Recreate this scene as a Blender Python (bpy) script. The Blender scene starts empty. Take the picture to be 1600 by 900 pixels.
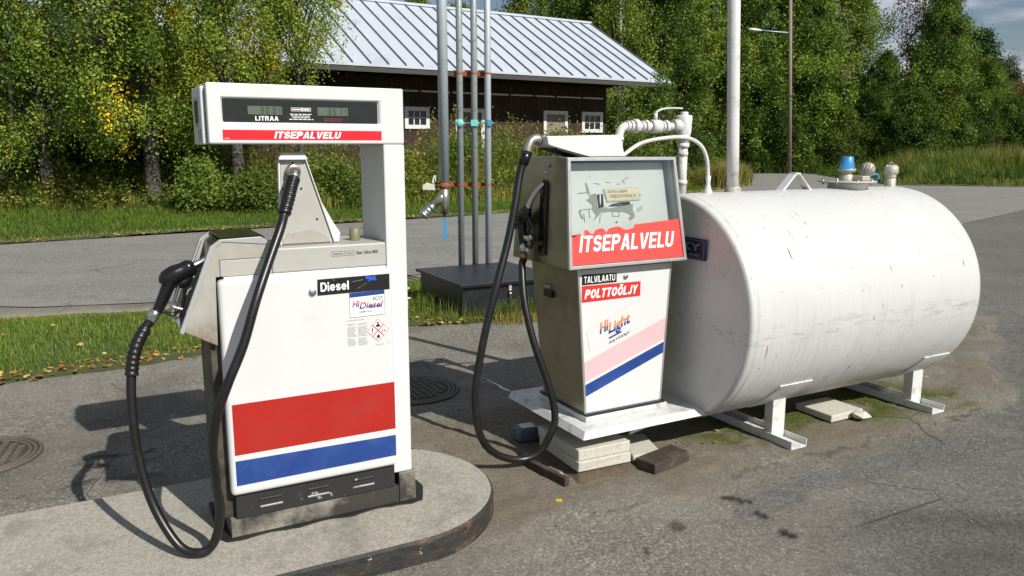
import bpy, bmesh, math, random
import numpy as np
from mathutils import Vector, Matrix
random.seed(7); RNG = np.random.default_rng(11)
SC = bpy.context.scene; COL = SC.collection; R = math.radians

# ---------------------------------------------------------------- camera, sky, sun, exposure
cam = bpy.data.cameras.new('camera'); camo = bpy.data.objects.new('camera', cam); COL.objects.link(camo)
cam.sensor_width = 36; cam.lens = 27.68; cam.clip_start = .05; cam.clip_end = 2000
camo.location = (0, 0, 1.6); camo.rotation_euler = (R(79.8), 0, 0); SC.camera = camo
SUN_AZ, SUN_EL = R(137), R(39.4)
W = bpy.data.worlds.new('World'); SC.world = W; W.use_nodes = True
nt = W.node_tree; nt.nodes.clear()
sky = nt.nodes.new('ShaderNodeTexSky'); sky.sky_type = 'NISHITA'; sky.sun_disc = False
sky.sun_elevation = SUN_EL; sky.sun_rotation = SUN_AZ; sky.altitude = 50; sky.air_density = 1.0; sky.dust_density = .3
tc = nt.nodes.new('ShaderNodeTexCoord'); sp = nt.nodes.new('ShaderNodeSeparateXYZ'); nt.links.new(tc.outputs['Generated'], sp.inputs[0])
mz = nt.nodes.new('ShaderNodeMath'); mz.operation = 'ADD'; mz.inputs[1].default_value = .12; nt.links.new(sp.outputs[2], mz.inputs[0])
dv = nt.nodes.new('ShaderNodeVectorMath'); dv.operation = 'DIVIDE'; cb = nt.nodes.new('ShaderNodeCombineXYZ')
for i in range(3): nt.links.new(mz.outputs[0], cb.inputs[i])
nt.links.new(tc.outputs['Generated'], dv.inputs[0]); nt.links.new(cb.outputs[0], dv.inputs[1])
nz = nt.nodes.new('ShaderNodeTexNoise'); nz.inputs['Scale'].default_value = 1.1; nz.inputs['Detail'].default_value = 7; nz.inputs['Roughness'].default_value = .55
nt.links.new(dv.outputs[0], nz.inputs['Vector'])
rp = nt.nodes.new('ShaderNodeValToRGB'); rp.color_ramp.elements[0].position = .44; rp.color_ramp.elements[1].position = .58
nt.links.new(nz.outputs[0], rp.inputs[0])
nz2 = nt.nodes.new('ShaderNodeTexNoise'); nz2.inputs['Scale'].default_value = 4; nz2.inputs['Detail'].default_value = 6; nt.links.new(dv.outputs[0], nz2.inputs['Vector'])
cr = nt.nodes.new('ShaderNodeValToRGB'); cr.color_ramp.elements[0].color = (.42, .48, .66, 1); cr.color_ramp.elements[1].color = (1.0, 1.02, 1.08, 1)
cr.color_ramp.elements[0].position = .35; cr.color_ramp.elements[1].position = .65
nt.links.new(nz2.outputs[0], cr.inputs[0])
sc_ = nt.nodes.new('ShaderNodeVectorMath'); sc_.operation = 'SCALE'; sc_.inputs['Scale'].default_value = 12; nt.links.new(cr.outputs[0], sc_.inputs[0])
mx = nt.nodes.new('ShaderNodeMixRGB'); nt.links.new(rp.outputs[0], mx.inputs[0]); nt.links.new(sky.outputs[0], mx.inputs[1]); nt.links.new(sc_.outputs[0], mx.inputs[2])
bg = nt.nodes.new('ShaderNodeBackground'); bg.inputs[1].default_value = .052; nt.links.new(mx.outputs[0], bg.inputs[0])
wo = nt.nodes.new('ShaderNodeOutputWorld'); nt.links.new(bg.outputs[0], wo.inputs[0])
sl = bpy.data.lights.new('sun', 'SUN'); sl.energy = 4.9; sl.angle = R(.5); sl.color = (1, .965, .90)
so = bpy.data.objects.new('sun', sl); COL.objects.link(so)
sdir = Vector((math.sin(SUN_AZ)*math.cos(SUN_EL), math.cos(SUN_AZ)*math.cos(SUN_EL), math.sin(SUN_EL)))
so.rotation_euler = sdir.to_track_quat('Z', 'Y').to_euler(); so.location = (6, -6, 9)
vs = SC.view_settings; vs.view_transform = 'Standard'; vs.look = 'None'; vs.exposure = .24; vs.gamma = 1; vs.use_curve_mapping = False

# ---------------------------------------------------------------- tagging
def tag(o, label=None, cat=None, group=None, kind=None):
    if label: o['label'] = label
    if cat: o['category'] = cat
    if group: o['group'] = group
    if kind: o['kind'] = kind
    return o
def empty(name, loc, rz=0, label=None, cat=None, group=None):
    o = bpy.data.objects.new(name, None); COL.objects.link(o); o.location = loc; o.rotation_euler = (0, 0, rz)
    o.empty_display_size = .1
    return tag(o, label, cat, group)
def copy_tree(o, parent=None):
    c = o.copy(); COL.objects.link(c); c.parent = parent
    for ch in list(o.children): copy_tree(ch, c)
    return c

# ---------------------------------------------------------------- materials
class NT:
    def __init__(s, name):
        s.m = bpy.data.materials.new(name); s.m.use_nodes = True; s.t = s.m.node_tree; s.t.nodes.clear()
        s.out = s.n('ShaderNodeOutputMaterial'); s.b = s.n('ShaderNodeBsdfPrincipled'); s.l(s.b.outputs[0], s.out.inputs[0])
        s.co = s.n('ShaderNodeTexCoord').outputs['Object']
    def n(s, k): return s.t.nodes.new(k)
    def l(s, a, b): s.t.links.new(a, b)
    def sep(s):
        x = s.n('ShaderNodeSeparateXYZ'); s.l(s.co, x.inputs[0]); return x.outputs
    def noise(s, scale, detail=4, rough=.55, vec=None, stretch=None, dist=0):
        x = s.n('ShaderNodeTexNoise'); x.inputs['Scale'].default_value = scale; x.inputs['Detail'].default_value = detail
        x.inputs['Roughness'].default_value = rough; x.inputs['Distortion'].default_value = dist; v = vec or s.co
        if stretch:
            m = s.n('ShaderNodeMapping'); m.inputs['Scale'].default_value = stretch; s.l(v, m.inputs[0]); v = m.outputs[0]
        s.l(v, x.inputs['Vector']); return x.outputs[0]
    def voro(s, scale, feature='F1', out=0, stretch=None):
        x = s.n('ShaderNodeTexVoronoi'); x.feature = feature; x.inputs['Scale'].default_value = scale; v = s.co
        if stretch:
            m = s.n('ShaderNodeMapping'); m.inputs['Scale'].default_value = stretch; s.l(v, m.inputs[0]); v = m.outputs[0]
        s.l(v, x.inputs['Vector']); return x.outputs[out]
    def ramp(s, f, stops, const=False):
        x = s.n('ShaderNodeValToRGB'); e = x.color_ramp.elements
        if const: x.color_ramp.interpolation = 'CONSTANT'
        while len(e) < len(stops): e.new(.5)
        for i, (p, c) in enumerate(stops):
            e[i].position = p; c = c if hasattr(c, '__len__') else (c, c, c); e[i].color = tuple(c)[:3] + (1,)
        s.l(f, x.inputs[0]); return x.outputs[0]
    def mix(s, f, a, b, mode='MIX'):
        x = s.n('ShaderNodeMixRGB'); x.blend_type = mode
        for i, v in enumerate((f, a, b)):
            if hasattr(v, 'is_output') or hasattr(v, 'links'): s.l(v, x.inputs[i])
            elif i == 0: x.inputs[0].default_value = v
            else: x.inputs[i].default_value = (tuple(v)[:3] + (1,)) if hasattr(v, '__len__') else (v, v, v, 1)
        return x.outputs[0]
    def math(s, op, a, b=0.):
        x = s.n('ShaderNodeMath'); x.operation = op
        for i, v in enumerate((a, b)):
            if hasattr(v, 'links'): s.l(v, x.inputs[i])
            else: x.inputs[i].default_value = v
        return x.outputs[0]
    def attr(s, name):
        x = s.n('ShaderNodeAttribute'); x.attribute_name = name; return x.outputs['Fac']
    def bump(s, h, strength=.3, dist=.01):
        x = s.n('ShaderNodeBump'); x.inputs['Strength'].default_value = strength; x.inputs['Distance'].default_value = dist
        s.l(h, x.inputs['Height']); s.l(x.outputs[0], s.b.inputs['Normal'])
    def set(s, color=None, rough=None, metal=None, spec=None, coat=None):
        for k, v in (('Base Color', color), ('Roughness', rough), ('Metallic', metal), ('Specular IOR Level', spec), ('Coat Weight', coat)):
            if v is None: continue
            if hasattr(v, 'links'): s.l(v, s.b.inputs[k])
            elif k == 'Base Color': s.b.inputs[k].default_value = tuple(v)[:3] + (1,)
            else: s.b.inputs[k].default_value = v
        return s.m
def simple(name, col, rough=.5, metal=0, var=.12, scale=12, bump=0, bs=200, spec=None, dirt=None, ds=6, dth=(.55, .7)):
    t = NT(name); a = t.noise(scale, 5); c = t.mix(a, [x*(1-var) for x in col], [min(1, x*(1+var)) for x in col])
    if dirt: c = t.mix(t.ramp(t.noise(ds, 8, .65), [(dth[0], 0), (dth[1], 1)]), c, dirt)
    r = t.math('ADD', t.math('MULTIPLY', t.noise(scale*3, 3), .2), rough-.1)
    t.set(c, r, metal, spec)
    if bump: t.bump(t.noise(bs, 3), bump, .004)
    return t.m
M = {}
M['white'] = simple('white_enamel', (.60, .605, .60), .34, var=.05, scale=5, dirt=(.55, .54, .48), ds=7, dth=(.6, .85))
M['white_shell'] = simple('white_shell', (.60, .61, .605), .42, var=.05, scale=4, dirt=(.50, .50, .44), ds=9, dth=(.58, .85))
M['cream'] = simple('cream_grey_plastic', (.375, .37, .335), .5, var=.04, scale=3, dirt=(.30, .285, .23), ds=4, dth=(.5, .85))
def cream_dirty():
    t = NT('stained_cream_plastic'); x = t.sep(); c = t.mix(t.noise(4, 5), (.36, .355, .315), (.40, .39, .35))
    low = t.ramp(x[2], [(.88, 1), (.97, .55), (1.0, .28)]); n = t.ramp(t.noise(14, 7, .7, stretch=(1, 1, .6)), [(.38, 0), (.62, 1)])
    c = t.mix(t.math('MULTIPLY', low, t.math('ADD', t.math('MULTIPLY', n, .6), .3)), c, (.13, .085, .04)); t.set(c, .5); return t.m
M['cream_dirty'] = cream_dirty()
M['grey_trim'] = simple('grey_trim', (.34, .34, .33), .4, var=.06, dirt=(.2, .19, .16))
M['red'] = simple('red_vinyl', (.37, .016, .011), .36, var=.10, scale=9, dirt=(.34, .032, .024), ds=5, dth=(.5, .8))
M['red_sticker'] = simple('red_sticker', (.55, .03, .025), .4, var=.05)
M['blue'] = simple('blue_vinyl', (.016, .050, .215), .36, var=.16, scale=9, dirt=(.045, .09, .28), ds=6, dth=(.5, .8))
M['pink'] = simple('faded_pink', (.60, .42, .44), .4, var=.03)
M['black'] = simple('black_plastic', (.008, .008, .009), .22, var=.3)
M['black_sticker'] = simple('black_sticker', (.012, .012, .012), .35, var=.3, scale=30)
M['rubber'] = simple('hose_rubber', (.008, .008, .008), .36, var=.4, scale=30, dirt=(.018, .017, .015), ds=14)
M['silver'] = simple('polished_metal', (.66, .66, .65), .28, 1, .08)
M['zinc'] = simple('zinc_fitting', (.42, .40, .35), .4, .85, .15, dirt=(.2, .16, .1), ds=30)
M['brass'] = simple('brass', (.42, .24, .08), .4, .8, .2, scale=40)
M['alu'] = simple('aluminium', (.62, .62, .6), .34, .75, .06)
M['letter_white'] = simple('letter_white', (.82, .82, .8), .4, var=.02)
M['letter_black'] = simple('letter_black', (.015, .015, .015), .5, var=.1)
M['letter_grey'] = simple('letter_grey', (.16, .16, .16), .5, var=.1)
M['letter_green'] = simple('letter_green', (.01, .22, .13), .5, var=.05)
M['letter_red'] = simple('letter_red', (.62, .06, .05), .5, var=.05)
M['letter_orange'] = simple('letter_orange', (.70, .22, .08), .5, var=.05)
M['paper'] = simple('yellowed_paper', (.66, .56, .38), .7, var=.06)
M['lcd'] = simple('lcd_glass', (.10, .13, .09), .18, var=.08)
M['display_black'] = simple('display_black', (.015, .018, .018), .1, var=.2)
M['gal'] = simple('galvanised_steel', (.42, .47, .50), .5, .25, .18, scale=25, dirt=(.42, .46, .48), ds=40)
M['grey_pipe'] = simple('grey_painted_pipe', (.27, .30, .30), .45, .2, .15, scale=20, dirt=(.13, .14, .14), ds=20)
M['rust'] = simple('rusty_steel', (.30, .085, .03), .8, .1, .35, scale=30, dirt=(.12, .03, .012), ds=25)
M['black_box'] = simple('black_painted_box', (.018, .019, .022), .38, .2, .3, dirt=(.04, .045, .05), ds=5)
M['blue_plastic'] = simple('blue_plastic', (.03, .22, .46), .38, var=.08)
M['tag_blue'] = simple('blue_tag', (.06, .27, .50), .4, var=.08)
M['teal'] = simple('teal_plastic', (.18, .55, .50), .4, var=.08)
M['blue_grey'] = simple('blue_grey_plastic', (.08, .11, .14), .45, var=.15)
M['khaki'] = simple('khaki_cap', (.17, .17, .09), .45, var=.12)
M['dark_blue'] = simple('dark_blue_plate', (.006, .012, .04), .35, var=.2)
M['timber'] = simple('dark_timber', (.045, .033, .024), .75, var=.4, scale=20, bump=.4, bs=60, dirt=(.09, .07, .05), ds=12)
M['soil'] = simple('soil', (.09, .065, .042), .95, var=.4, scale=30, bump=.8, bs=90)
def concrete(name, a, b, sc=160, stain_tone=(.16, .14, .11), st=(.55, .8)):
    t = NT(name); g = t.ramp(t.voro(sc, out=1), [(0, a), (1, b)]); g = t.mix(t.ramp(t.noise(sc*2.2, 2), [(.35, 0), (.65, 1)]), g, [x*1.05 for x in b])
    g = t.mix(t.ramp(t.noise(3.5, 8, .62), [(st[0], 0), (st[1], 1)]), g, stain_tone)
    t.set(g, .88); t.bump(t.noise(sc*1.4, 3), .5, .004); return t.m
M['aggregate'] = concrete('exposed_aggregate', (.07, .064, .050), (.38, .355, .295), 100, (.12, .115, .10))
M['concrete'] = concrete('pale_concrete', (.36, .34, .28), (.50, .48, .41), 90, (.24, .22, .17))
M['plinth'] = concrete('stained_plinth', (.16, .15, .12), (.27, .25, .21), 120, (.035, .032, .027), (.42, .56))
def island_side():
    t = NT('bitumen_painted_kerb'); c = t.ramp(t.noise(9, 8, .65, stretch=(1, 1, 2)), [(.38, (.016, .017, .019)), (.56, (.035, .028, .023)), (.64, (.11, .062, .036)), (.74, (.05, .045, .04))])
    c = t.mix(t.ramp(t.noise(16, 6, .7), [(.66, 0), (.70, 1)]), c, (.55, .55, .52)); t.set(c, .7); t.bump(t.noise(40, 5), .7, .01); return t.m
M['kerb'] = island_side()
def vent_mat():
    t = NT('chipped_black_paint'); c = t.ramp(t.noise(17, 6, .6), [(.62, (.022, .022, .022)), (.65, (.28, .28, .27))]); t.set(c, .45); t.bump(t.noise(60, 3), .2, .003); return t.m
M['vent'] = vent_mat()
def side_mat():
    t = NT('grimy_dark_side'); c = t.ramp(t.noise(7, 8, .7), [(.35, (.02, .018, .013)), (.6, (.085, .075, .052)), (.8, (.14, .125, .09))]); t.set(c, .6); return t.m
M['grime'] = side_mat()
def steel_mat():
    t = NT('brushed_stainless'); n = t.noise(3, 6, .6, stretch=(1, 1, 90)); c = t.mix(n, (.20, .18, .12), (.46, .43, .33))
    c = t.mix(t.ramp(t.noise(4, 6), [(.45, 0), (.75, 1)]), c, (.20, .18, .12)); t.set(c, t.math('ADD', t.math('MULTIPLY', n, .25), .22), .85); t.bump(n, .05, .002); return t.m
M['steel'] = steel_mat()
def tank_mat():
    t = NT('weathered_white_tank_paint'); x = t.sep()
    c = t.mix(t.noise(2.5, 6), (.47, .47, .455), (.565, .565, .55))
    # fine rain streaks round the shell, thickened low to paint in a shaded belly too
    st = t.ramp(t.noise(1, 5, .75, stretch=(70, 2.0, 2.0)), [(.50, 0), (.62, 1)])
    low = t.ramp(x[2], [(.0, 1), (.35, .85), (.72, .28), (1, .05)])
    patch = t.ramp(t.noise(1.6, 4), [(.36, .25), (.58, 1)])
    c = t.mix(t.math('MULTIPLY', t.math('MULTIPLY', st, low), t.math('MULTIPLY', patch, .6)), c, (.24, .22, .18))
    # scuffed grey band at mid height
    bd = t.ramp(x[2], [(.60, 0), (.69, 1), (.76, 0)]); sm = t.ramp(t.noise(5, 8, .75, stretch=(1, 3, 6)), [(.50, 0), (.62, 1)])
    c = t.mix(t.math('MULTIPLY', t.math('MULTIPLY', bd, sm), .75), c, (.28, .27, .25))
    # thin rust scratches
    rs = t.ramp(t.noise(1, 2, .5, stretch=(60, 9, 9)), [(.70, 0), (.72, 1)]); rs = t.math('MULTIPLY', rs, t.math('MULTIPLY', t.ramp(x[0], [(.03, 0), (.06, 1)]), t.ramp(t.noise(1.9, 2), [(.5, 0), (.55, 1)]))); c = t.mix(rs, c, (.22, .10, .04))
    dk = t.ramp(t.noise(1, 2, .5, stretch=(50, 70, 30)), [(.735, 0), (.75, 1)]); c = t.mix(dk, c, (.10, .07, .05))
    # rust blooms along the near rim's upper half
    rim = t.math('MULTIPLY', t.ramp(x[0], [(.0, 1), (.05, 1), (.075, 0)]), t.ramp(x[2], [(.9, 0), (1.0, 1)]))
    rb = t.ramp(t.noise(22, 5, .65), [(.66, 0), (.70, 1)]); c = t.mix(t.math('MULTIPLY', rim, rb), c, (.20, .06, .02))
    ro = t.ramp(t.noise(9, 4, .6, stretch=(1, 2.5, .6)), [(.52, 0), (.75, .5)]); c = t.mix(t.math('MULTIPLY', rim, ro), c, (.42, .27, .15))
    t.set(c, .42); t.bump(t.math('ADD', t.noise(2.2, 3), t.math('MULTIPLY', t.noise(40, 3), .06)), .12, .03); return t.m
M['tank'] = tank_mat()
M['tank_white'] = simple('white_steel_paint', (.585, .585, .565), .45, var=.06, scale=12, dirt=(.27, .245, .20), ds=13, dth=(.52, .76))
M['galv_ring'] = simple('weathered_flange', (.42, .40, .33), .55, .2, .15, scale=20, dirt=(.16, .12, .08), ds=20)
def glass_mat():
    t = NT('clear_pane'); t.t.nodes.remove(t.b); tr = t.n('ShaderNodeBsdfTransparent'); tr.inputs[0].default_value = (.93, .95, .94, 1)
    g = t.n('ShaderNodeBsdfGlossy'); g.inputs['Roughness'].default_value = .06; f = t.n('ShaderNodeFresnel'); f.inputs[0].default_value = 1.5
    m = t.n('ShaderNodeMixShader'); t.l(f.outputs[0], m.inputs[0]); t.l(tr.outputs[0], m.inputs[1]); t.l(g.outputs[0], m.inputs[2]); t.l(m.outputs[0], t.out.inputs[0]); return t.m
M['glass'] = glass_mat()
M['dial'] = simple('dial_plate_paint', (.60, .605, .59), .5, var=.05, scale=6, dirt=(.46, .47, .43), ds=14, dth=(.6, .75))
M['dial_dark'] = simple('bare_dial_plate', (.24, .25, .23), .55, var=.12, scale=20)
M['roof'] = simple('galvanised_roof', (.46, .50, .55), .5, .12, .06, scale=1.5, dirt=(.36, .40, .47), ds=.8)
M['seam'] = simple('roof_seam', (.10, .115, .14), .6, var=.2)
def board_mat():
    t = NT('red_brown_boards'); n = t.noise(1.5, 5, .6, stretch=(9, 9, .5)); c = t.ramp(n, [(.3, (.014, .007, .005)), (.55, (.045, .017, .011)), (.75, (.09, .045, .03))])
    x = t.sep(); w = t.math('FRACT', t.math('MULTIPLY', x[0], 5.5)); g = t.ramp(w, [(0, 0), (.06, 1), (.94, 1), (1, 0)]); c = t.mix(g, (.008, .004, .003), c)
    t.set(c, .85); return t.m
M['boards'] = board_mat()
M['window_white'] = simple('window_paint', (.62, .62, .58), .6, var=.1, dirt=(.4, .38, .33), ds=9)
M['window_glass'] = simple('dark_window_glass', (.012, .016, .02), .08, var=.2)
M['old_wood'] = simple('grey_old_wood', (.23, .19, .14), .85, var=.25, scale=10)
M['stone'] = simple('field_stone', (.22, .20, .17), .9, var=.4, scale=3, bump=.5, bs=20)
def bark_mat(name, base, dark, th):
    t = NT(name); c = t.mix(t.ramp(t.noise(3, 6, .7, stretch=(1, 1, 5)), [(th, 0), (th+.08, 1)]), base, dark); t.set(c, .85); return t.m
M['birch_bark'] = bark_mat('birch_bark', (.55, .53, .48), (.05, .045, .04), .58)
M['bark'] = bark_mat('grey_bark', (.13, .11, .085), (.05, .042, .034), .5)
def leaf_mat(name, stops, trans=.24, rough=.62, vary=False):
    t = NT(name); a = t.attr('tint'); c = t.ramp(a, stops); oi = t.n('ShaderNodeObjectInfo').outputs['Random']
    if vary: c = t.mix(1, c, t.ramp(oi, [(0, (.60, .68, .60)), (.25, (1.1, 1.0, .8)), (.5, (.8, .9, .8)), (.75, (1.4, 1.25, .9)), (1, (1.0, 1.1, .9))]), 'MULTIPLY')
    t.set(c, rough, 0, .18)
    tr = t.n('ShaderNodeBsdfTranslucent'); br = t.mix(.35, c, (.30, .42, .03)); t.l(t.mix(1, c, (1.5, 1.6, .8), 'MULTIPLY'), tr.inputs[0])
    m = t.n('ShaderNodeMixShader'); m.inputs[0].default_value = trans; t.l(t.b.outputs[0], m.inputs[1]); t.l(tr.outputs[0], m.inputs[2]); t.l(m.outputs[0], t.out.inputs[0]); return t.m
M['leaf_birch'] = leaf_mat('birch_leaves', [(0, (.035, .062, .010)), (.3, (.105, .165, .022)), (.62, (.23, .295, .04)), (.86, (.34, .39, .07)), (.9, (.62, .45, .02)), (1, (.75, .50, .02))])
M['leaf_wood'] = leaf_mat('woodland_leaves', [(0, (.035, .06, .014)), (.4, (.12, .175, .032)), (.8, (.22, .285, .06)), (.93, (.25, .27, .06)), (1, (.36, .24, .05))], vary=True)
M['leaf_brown'] = leaf_mat('thin_brown_leaves', [(0, (.05, .05, .02)), (.5, (.12, .09, .035)), (1, (.22, .13, .05))])
M['leaf_pine'] = leaf_mat('pine_needles', [(0, (.015, .035, .015)), (.6, (.04, .085, .025)), (1, (.08, .13, .035))], .12)
M['leaf_shrub'] = leaf_mat('shrub_leaves', [(0, (.02, .045, .010)), (.5, (.09, .155, .025)), (.85, (.20, .25, .045)), (1, (.34, .27, .05))])
M['grass'] = leaf_mat('green_grass', [(0, (.030, .055, .010)), (.45, (.10, .17, .022)), (.8, (.20, .27, .04)), (.92, (.30, .33, .07)), (1, (.42, .35, .14))], .3)
M['weed'] = leaf_mat('tall_weeds', [(0, (.035, .065, .012)), (.4, (.11, .155, .025)), (.7, (.24, .25, .05)), (.9, (.40, .32, .10)), (1, (.42, .24, .12))], .3)
M['dry_grass'] = leaf_mat('dry_meadow_grass', [(0, (.06, .10, .015)), (.5, (.16, .20, .04)), (.8, (.34, .27, .09)), (1, (.42, .26, .13))], .3)
M['fallen'] = leaf_mat('fallen_leaves', [(0, (.18, .08, .02)), (.5, (.42, .22, .05)), (1, (.55, .42, .12))], .15)
M['petal'] = simple('white_petals', (.75, .75, .7), .6, var=.03)

# ---------------------------------------------------------------- geometry helpers
def link_mesh(name, me, mats, parent=None):
    o = bpy.data.objects.new(name, me); COL.objects.link(o)
    for m in (mats if isinstance(mats, (list, tuple)) else [mats]): me.materials.append(m)
    if parent: o.parent = parent
    return o
def catmull(P, k=6):
    P = [Vector(p) for p in P]; Q = [2*P[0]-P[1]] + P + [2*P[-1]-P[-2]]; out = []
    for i in range(1, len(Q)-2):
        a, b, c, d = Q[i-1:i+3]
        for j in range(k):
            t = j/k; out.append(.5*((2*b)+(-a+c)*t+(2*a-5*b+4*c-d)*t*t+(-a+3*b-3*c+d)*t**3))
    out.append(P[-1]); return out
class MB:
    def __init__(s): s.v = []; s.f = []; s.mi = []; s.sm = []
    def add(s, vs, fs, mi=0, smooth=False):
        b = len(s.v); s.v += [tuple(v) for v in vs]
        for f in fs: s.f.append([b+i for i in f]); s.mi.append(mi); s.sm.append(smooth)
        return s
    def box(s, x0, x1, y0, y1, z0, z1, mi=0):
        vs = [(x, y, z) for z in (z0, z1) for y in (y0, y1) for x in (x0, x1)]
        return s.add(vs, [(0, 2, 3, 1), (4, 5, 7, 6), (0, 1, 5, 4), (2, 6, 7, 3), (0, 4, 6, 2), (1, 3, 7, 5)], mi)
    def hexa(s, a, b, mi=0):  # two quads of 3-D points
        return s.add(list(a)+list(b), [(0, 1, 2, 3), (7, 6, 5, 4)] + [(i, i+4, (i+1) % 4+4, (i+1) % 4) for i in range(4)], mi)
    def prism(s, pts, off, mi=0):
        n = len(pts); o = Vector(off); b = [Vector(p)+o for p in pts]
        return s.add(list(pts)+b, [tuple(range(n)), tuple(range(2*n-1, n-1, -1))] + [(i, i+n, (i+1) % n+n, (i+1) % n) for i in range(n)], mi)
    def openbox(s, of, ob, fi, bi, mi=0, mi_in=None):
        mi_in = mi if mi_in is None else mi_in; vs = list(of)+list(ob)+list(fi)+list(bi)
        for i in range(4):
            j = (i+1) % 4
            s_f = [(i, j, 8+j, 8+i), (i, 4+i, 4+j, j)]
        s.add(vs, [(i, (i+1) % 4, 8+(i+1) % 4, 8+i) for i in range(4)] + [(i, 4+i, 4+(i+1) % 4, (i+1) % 4) for i in range(4)] + [(4, 7, 6, 5)], mi)
        b = len(s.v)-16
        for i in range(4):
            j = (i+1) % 4; s.f.append([b+8+i, b+8+j, b+12+j, b+12+i]); s.mi.append(mi_in); s.sm.append(False)
        s.f.append([b+12, b+13, b+14, b+15]); s.mi.append(mi_in); s.sm.append(False); return s
    def tube(s, P, r, n=12, k=1, cap=True, mi=0, ell=(1, 1)):
        P = catmull(P, k) if k > 1 else [Vector(p) for p in P]; m = len(P)
        rr = [r]*m if not hasattr(r, '__len__') else [float(np.interp(i/(m-1), np.linspace(0, 1, len(r)), r)) for i in range(m)]
        T = [(P[min(i+1, m-1)]-P[max(i-1, 0)]).normalized() for i in range(m)]
        a = Vector((0, 0, 1)) if abs(T[0].z) < .9 else Vector((1, 0, 0)); N = (a-T[0]*a.dot(T[0])).normalized(); vs = []
        for i in range(m):
            N = (N-T[i]*N.dot(T[i])).normalized(); B = T[i].cross(N)
            for j in range(n):
                t = 2*math.pi*j/n; vs.append(P[i]+(N*math.cos(t)*ell[0]+B*math.sin(t)*ell[1])*rr[i])
        fs = [(i*n+j, i*n+(j+1) % n, (i+1)*n+(j+1) % n, (i+1)*n+j) for i in range(m-1) for j in range(n)]
        s.add(vs, fs, mi, True)
        if cap:
            b = len(s.v)-m*n; s.f += [[b+j for j in range(n)][::-1], [b+(m-1)*n+j for j in range(n)]]; s.mi += [mi, mi]; s.sm += [False, False]
        return s
    def lathe(s, prof, c=(0, 0, 0), axis='Z', n=32, mi=0, smooth=True, rot=None):
        c = Vector(c); vs = []
        for r, h in prof:
            for j in range(n):
                t = 2*math.pi*j/n; a, b = r*math.cos(t), r*math.sin(t)
                p = Vector((a, b, h)) if axis == 'Z' else Vector((h, a, b)) if axis == 'X' else Vector((b, h, a))
                if rot: p = rot @ p
                vs.append(c+p)
        m = len(prof); fs = [(i*n+j, i*n+(j+1) % n, (i+1)*n+(j+1) % n, (i+1)*n+j) for i in range(m-1) for j in range(n)]
        return s.add(vs, fs, mi, smooth)
    def build(s, name, mats, parent=None, bevel=0, seg=2, ang=30):
        me = bpy.data.meshes.new(name); me.from_pydata(s.v, [], s.f); me.update()
        bm = bmesh.new(); bm.from_mesh(me); bmesh.ops.remove_doubles(bm, verts=bm.verts, dist=1e-6) if False else None
        bmesh.ops.recalc_face_normals(bm, faces=bm.faces); bm.to_mesh(me); bm.free()
        me.polygons.foreach_set('material_index', s.mi); me.polygons.foreach_set('use_smooth', s.sm)
        o = link_mesh(name, me, mats, parent)
        if bevel:
            b = o.modifiers.new('bevel', 'BEVEL'); b.width = bevel; b.segments = seg; b.limit_method = 'ANGLE'; b.angle_limit = R(ang); b.harden_normals = False
        return o
def mesh_np(name, V, sizes, idx, mats, tint=None, parent=None, smooth=False, attrs=None):
    me = bpy.data.meshes.new(name); nf = len(sizes); me.vertices.add(len(V)); me.vertices.foreach_set('co', np.asarray(V, np.float32).ravel())
    me.loops.add(len(idx)); me.loops.foreach_set('vertex_index', np.asarray(idx, np.int32))
    me.polygons.add(nf); st = np.zeros(nf, np.int32); st[1:] = np.cumsum(sizes)[:-1]; me.polygons.foreach_set('loop_start', st)
    me.update(calc_edges=True)
    if tint is not None:
        a = me.attributes.new('tint', 'FLOAT', 'FACE'); a.data.foreach_set('value', np.asarray(tint, np.float32))
    for k, v in (attrs or {}).items():
        a = me.attributes.new(k, 'FLOAT', 'POINT'); a.data.foreach_set('value', np.asarray(v, np.float32))
    if smooth: me.polygons.foreach_set('use_smooth', np.ones(nf, bool))
    return link_mesh(name, me, mats, parent)
def leaf_quads(C, size, tint, rng, up=.3, asp=.65):
    """rhombic leaves at centres C"""
    n = len(C); a = rng.normal(size=(n, 3)); a /= np.linalg.norm(a, axis=1)[:, None]
    nn = rng.normal(size=(n, 3)); nn[:, 2] += up*2; nn /= np.linalg.norm(nn, axis=1)[:, None]
    a = a-nn*(a*nn).sum(1)[:, None]; a /= np.linalg.norm(a, axis=1)[:, None]+1e-9; b = np.cross(nn, a)
    s = (size*(.6+.8*rng.random(n)))[:, None] if np.isscalar(size) else (size*(.6+.8*rng.random(n)))[:, None]
    V = np.stack([C-a*s*.5, C+b*s*asp*.5-a*s*.08, C+a*s*.5, C-b*s*asp*.5-a*s*.08], 1).reshape(-1, 3)
    return V, np.full(n, 4), np.arange(4*n), tint
def blades(P, h, w, lean, tint, rng):
    """curved grass blades: root quad + tip triangle"""
    n = len(P); t = rng.random(n)*2*np.pi; d = np.stack([np.cos(t), np.sin(t), np.zeros(n)], 1); s = np.stack([-np.sin(t), np.cos(t), np.zeros(n)], 1)
    h = h[:, None]; w = w[:, None]; L = (lean*rng.random(n))[:, None]; z = np.array([0, 0, 1.])
    m = P+z*h*.55+d*h*L*.3; T = P+z*h*(1-.3*L)+d*h*L
    V = np.stack([P-s*w*.5, P+s*w*.5, m+s*w*.4, m-s*w*.4, T], 1).reshape(-1, 3)
    b = (np.arange(n)*5)[:, None]; idx = (b+np.array([0, 1, 2, 3, 3, 2, 4])).ravel(); sz = np.tile([4, 3], n)
    return V, sz, idx, np.repeat(tint, 2)
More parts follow.
